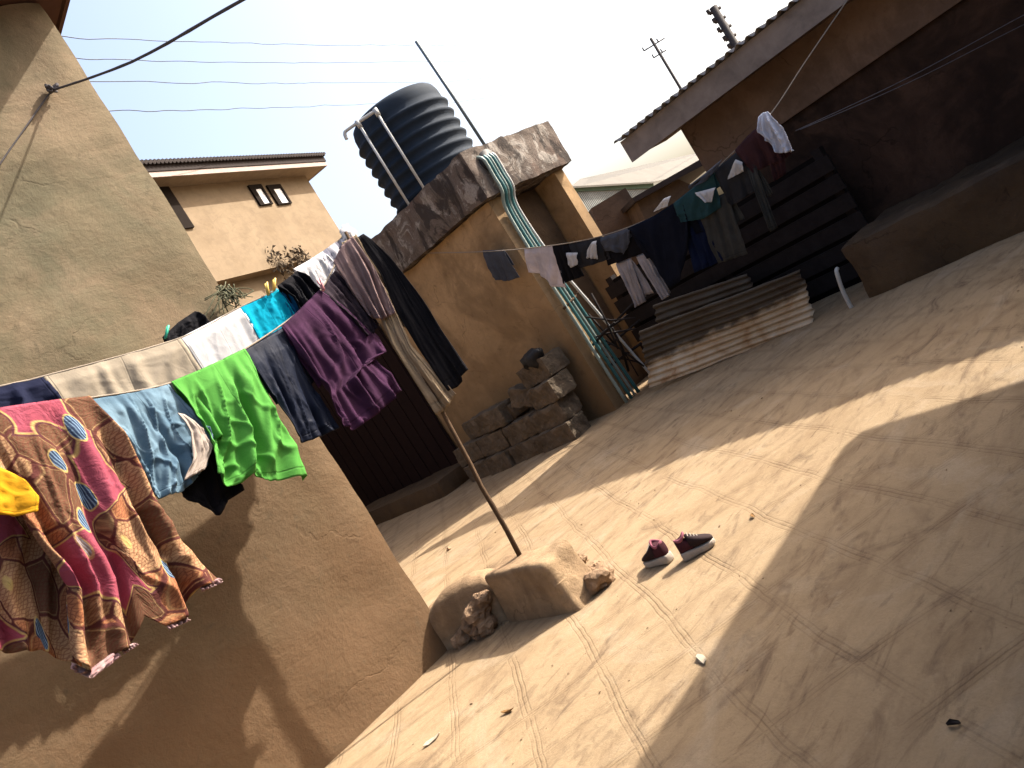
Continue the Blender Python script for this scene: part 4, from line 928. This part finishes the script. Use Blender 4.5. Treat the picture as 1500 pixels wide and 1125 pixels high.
# ------------------------------------------------------------------ shoes
def shoe(toe_px, heel_px, lab):
    T, H = onZ(*toe_px), onZ(*heel_px); ax = (T - H); ax.z = 0; ln = 0.24; ax.normalize()
    mid = (T + H) / 2; mid.z = gz(mid.x, mid.y); base = mid - ax * ln / 2
    t = thing('shoe', lab, 'shoe', base, 'pair of sneakers'); t.rotation_euler = (0, 0, math.atan2(ax.y, ax.x)); t.scale = (.82, .95, 1.28)
    def sect(sts, nm, mat, close_top=True):
        bm = bmesh.new(); rings = []
        for (x, wd, z0, z1, rd) in sts:
            ring = []
            for k in range(20):
                a = 2 * math.pi * k / 20; cx, cz = math.cos(a), math.sin(a)
                p = rd
                yy = wd * math.copysign(abs(cx) ** p, cx); zz = (z0 + z1) / 2 + (z1 - z0) / 2 * math.copysign(abs(cz) ** p, cz)
                ring.append(bm.verts.new((x * ln, yy, zz)))
            rings.append(ring)
        for i in range(len(rings) - 1):
            for k in range(20): bm.faces.new((rings[i][k], rings[i][(k + 1) % 20], rings[i + 1][(k + 1) % 20], rings[i + 1][k]))
        bm.faces.new(rings[0]); bm.faces.new(list(reversed(rings[-1])))
        bmesh.ops.recalc_face_normals(bm, faces=bm.faces)
        o = obj(nm, bm, mat, None, True); o.parent = t; return o
    sect([(0.0, .022, .004, .036, .5), (.03, .034, 0, .040, .45), (.2, .036, 0, .038, .4), (.45, .034, 0, .032, .4), (.7, .045, 0, .030, .4), (.88, .040, .002, .030, .45), (.97, .026, .008, .030, .5), (1.0, .012, .014, .028, .6)], 'sole', M['sole'])
    sect([(.015, .018, .034, .085, .6), (.04, .030, .034, .098, .7), (.15, .034, .034, .094, .7), (.28, .034, .033, .086, .75), (.36, .033, .030, .082, .8), (.40, .034, .030, .080, .85)], 'heel_cup', M['shoe'])
    sect([(.34, .034, .030, .098, .85), (.42, .036, .030, .096, .85), (.55, .040, .029, .080, .85), (.7, .043, .029, .066, .85), (.85, .039, .029, .055, .85), (.95, .026, .028, .046, .9), (.99, .012, .026, .038, .9)], 'toe_box', M['shoe_dark'])
    bm = bmesh.new(); pts = []
    for k in range(25):
        a = 2 * math.pi * k / 24; pts.append(V((ln * (.20 + .155 * math.cos(a)), .027 * math.sin(a), .094 + .008 * math.cos(a + .4) + .006 * math.cos(2 * a))))
    tube(bm, pts, .0075, 8, False); o = obj('collar', bm, M['shoe_lining'], None, True); o.parent = t
    bm = bmesh.new(); n = 20; vs = [bm.verts.new((ln * (.20 + .14 * math.cos(2 * math.pi * k / n)), .024 * math.sin(2 * math.pi * k / n), .0945 + .006 * math.cos(2 * math.pi * k / n))) for k in range(n)]; bm.faces.new(vs)
    o = obj('insole', bm, M['shoe'], None); o.parent = t
    bm = bmesh.new()
    for k in range(4): tube(bm, spline([V((ln * (.42 + .07 * k), -.026, .083 - .008 * k)), V((ln * (.44 + .07 * k), 0, .099 - .009 * k)), V((ln * (.42 + .07 * k), .026, .083 - .008 * k))], 4), .0035, 5)
    o = obj('laces', bm, M['sole'], None, True); o.parent = t
    return t
shoe((942, 830), (984, 822), 'left maroon sneaker with a white sole, toe pointing to the footing')
shoe((1056, 790), (1006, 819), 'right maroon sneaker with a white sole, toe pointing to the dark house')

# litter
for k, (x, y, mt, sz, lab) in enumerate([(1027, 964, 'paper', .05, 'scrap of white paper on the sunlit floor nearest the shadow edge'), (744, 1042, 'leaf_litter', .035, 'dry brown leaf on the sunlit floor near the pole shadow'), (636, 1085, 'paper', .05, 'pale sliver of paper close to the foot of the tan wall'), (1103, 757, 'leaf_litter', .03, 'brown leaf scrap beyond the right sneaker'), (1398, 1062, 'wood_dark', .022, 'dark dropping in the shaded corner of the floor')]):
    p = onZ(x, y); bm = bmesh.new(); n = 7
    vs = [bm.verts.new((sz * math.cos(6.28 * i / n) * (1 + .2 * math.sin(i * 5 + k)), sz * .35 * math.sin(6.28 * i / n), .012 + .006 * math.sin(i * 2 + k))) for i in range(n)]
    bm.faces.new(vs); o = obj('litter', bm, M[mt], None, False, (p.x, p.y, gz(p.x, p.y) - .002)); o.rotation_euler = (0, 0, .9 + k); solid(o, .003)
    tag(o, lab, 'litter', 'litter on the floor')

rg = random.Random(3); bm = bmesh.new()
for k in range(2600):
    x, y = rg.uniform(-.5, 7.2), rg.uniform(-1, 9.5)
    if x < 2.6 and y > 4.6: continue
    if noise.noise(V((x * .9, y * .9, 3))) + rg.uniform(-.35, .35) < 0.02: continue
    sz = rg.choice((.0025, .003, .004, .005, .008)) * rg.uniform(.7, 1.3); z = gz(x, y)
    vs = [bm.verts.new((x + sz * rg.uniform(-1, 1), y + sz * rg.uniform(-1, 1), z + sz * rg.uniform(-.3, 1))) for q in range(6)]
    bmesh.ops.convex_hull(bm, input=vs)
tag(obj('grit', bm, M['stone'], None), 'fine loose grit scattered over the yard floor', 'grit', None, 'stuff')

# ------------------------------------------------------------------ veranda beside the photographer (casts the near shadow)
t = thing('veranda', 'open veranda roof on posts beside the viewpoint', 'veranda', (6, 0, 0))
vx, vy, vz = 7.03, 1.06, 2.4
bm = bmesh.new(); prism(bm, [V((vx, vy, vz)), V((vx, -6, vz)), V((-3, -6, vz)), V((-3, vy - .55, vz))], (0, 0, .12)); obj('roof', bm, M['roof_grey'], t)
bm = bmesh.new(); bx(bm, (-3, -3.2, 0), (6.1, -3.0, vz - .003)); obj('wall', bm, M['brown_wall'], t)
bm = bmesh.new(); tube(bm, [(5.2, -.6, 0), (5.2, -.6, vz - .003)], .06, 10); obj('post', bm, M['wood'], t)
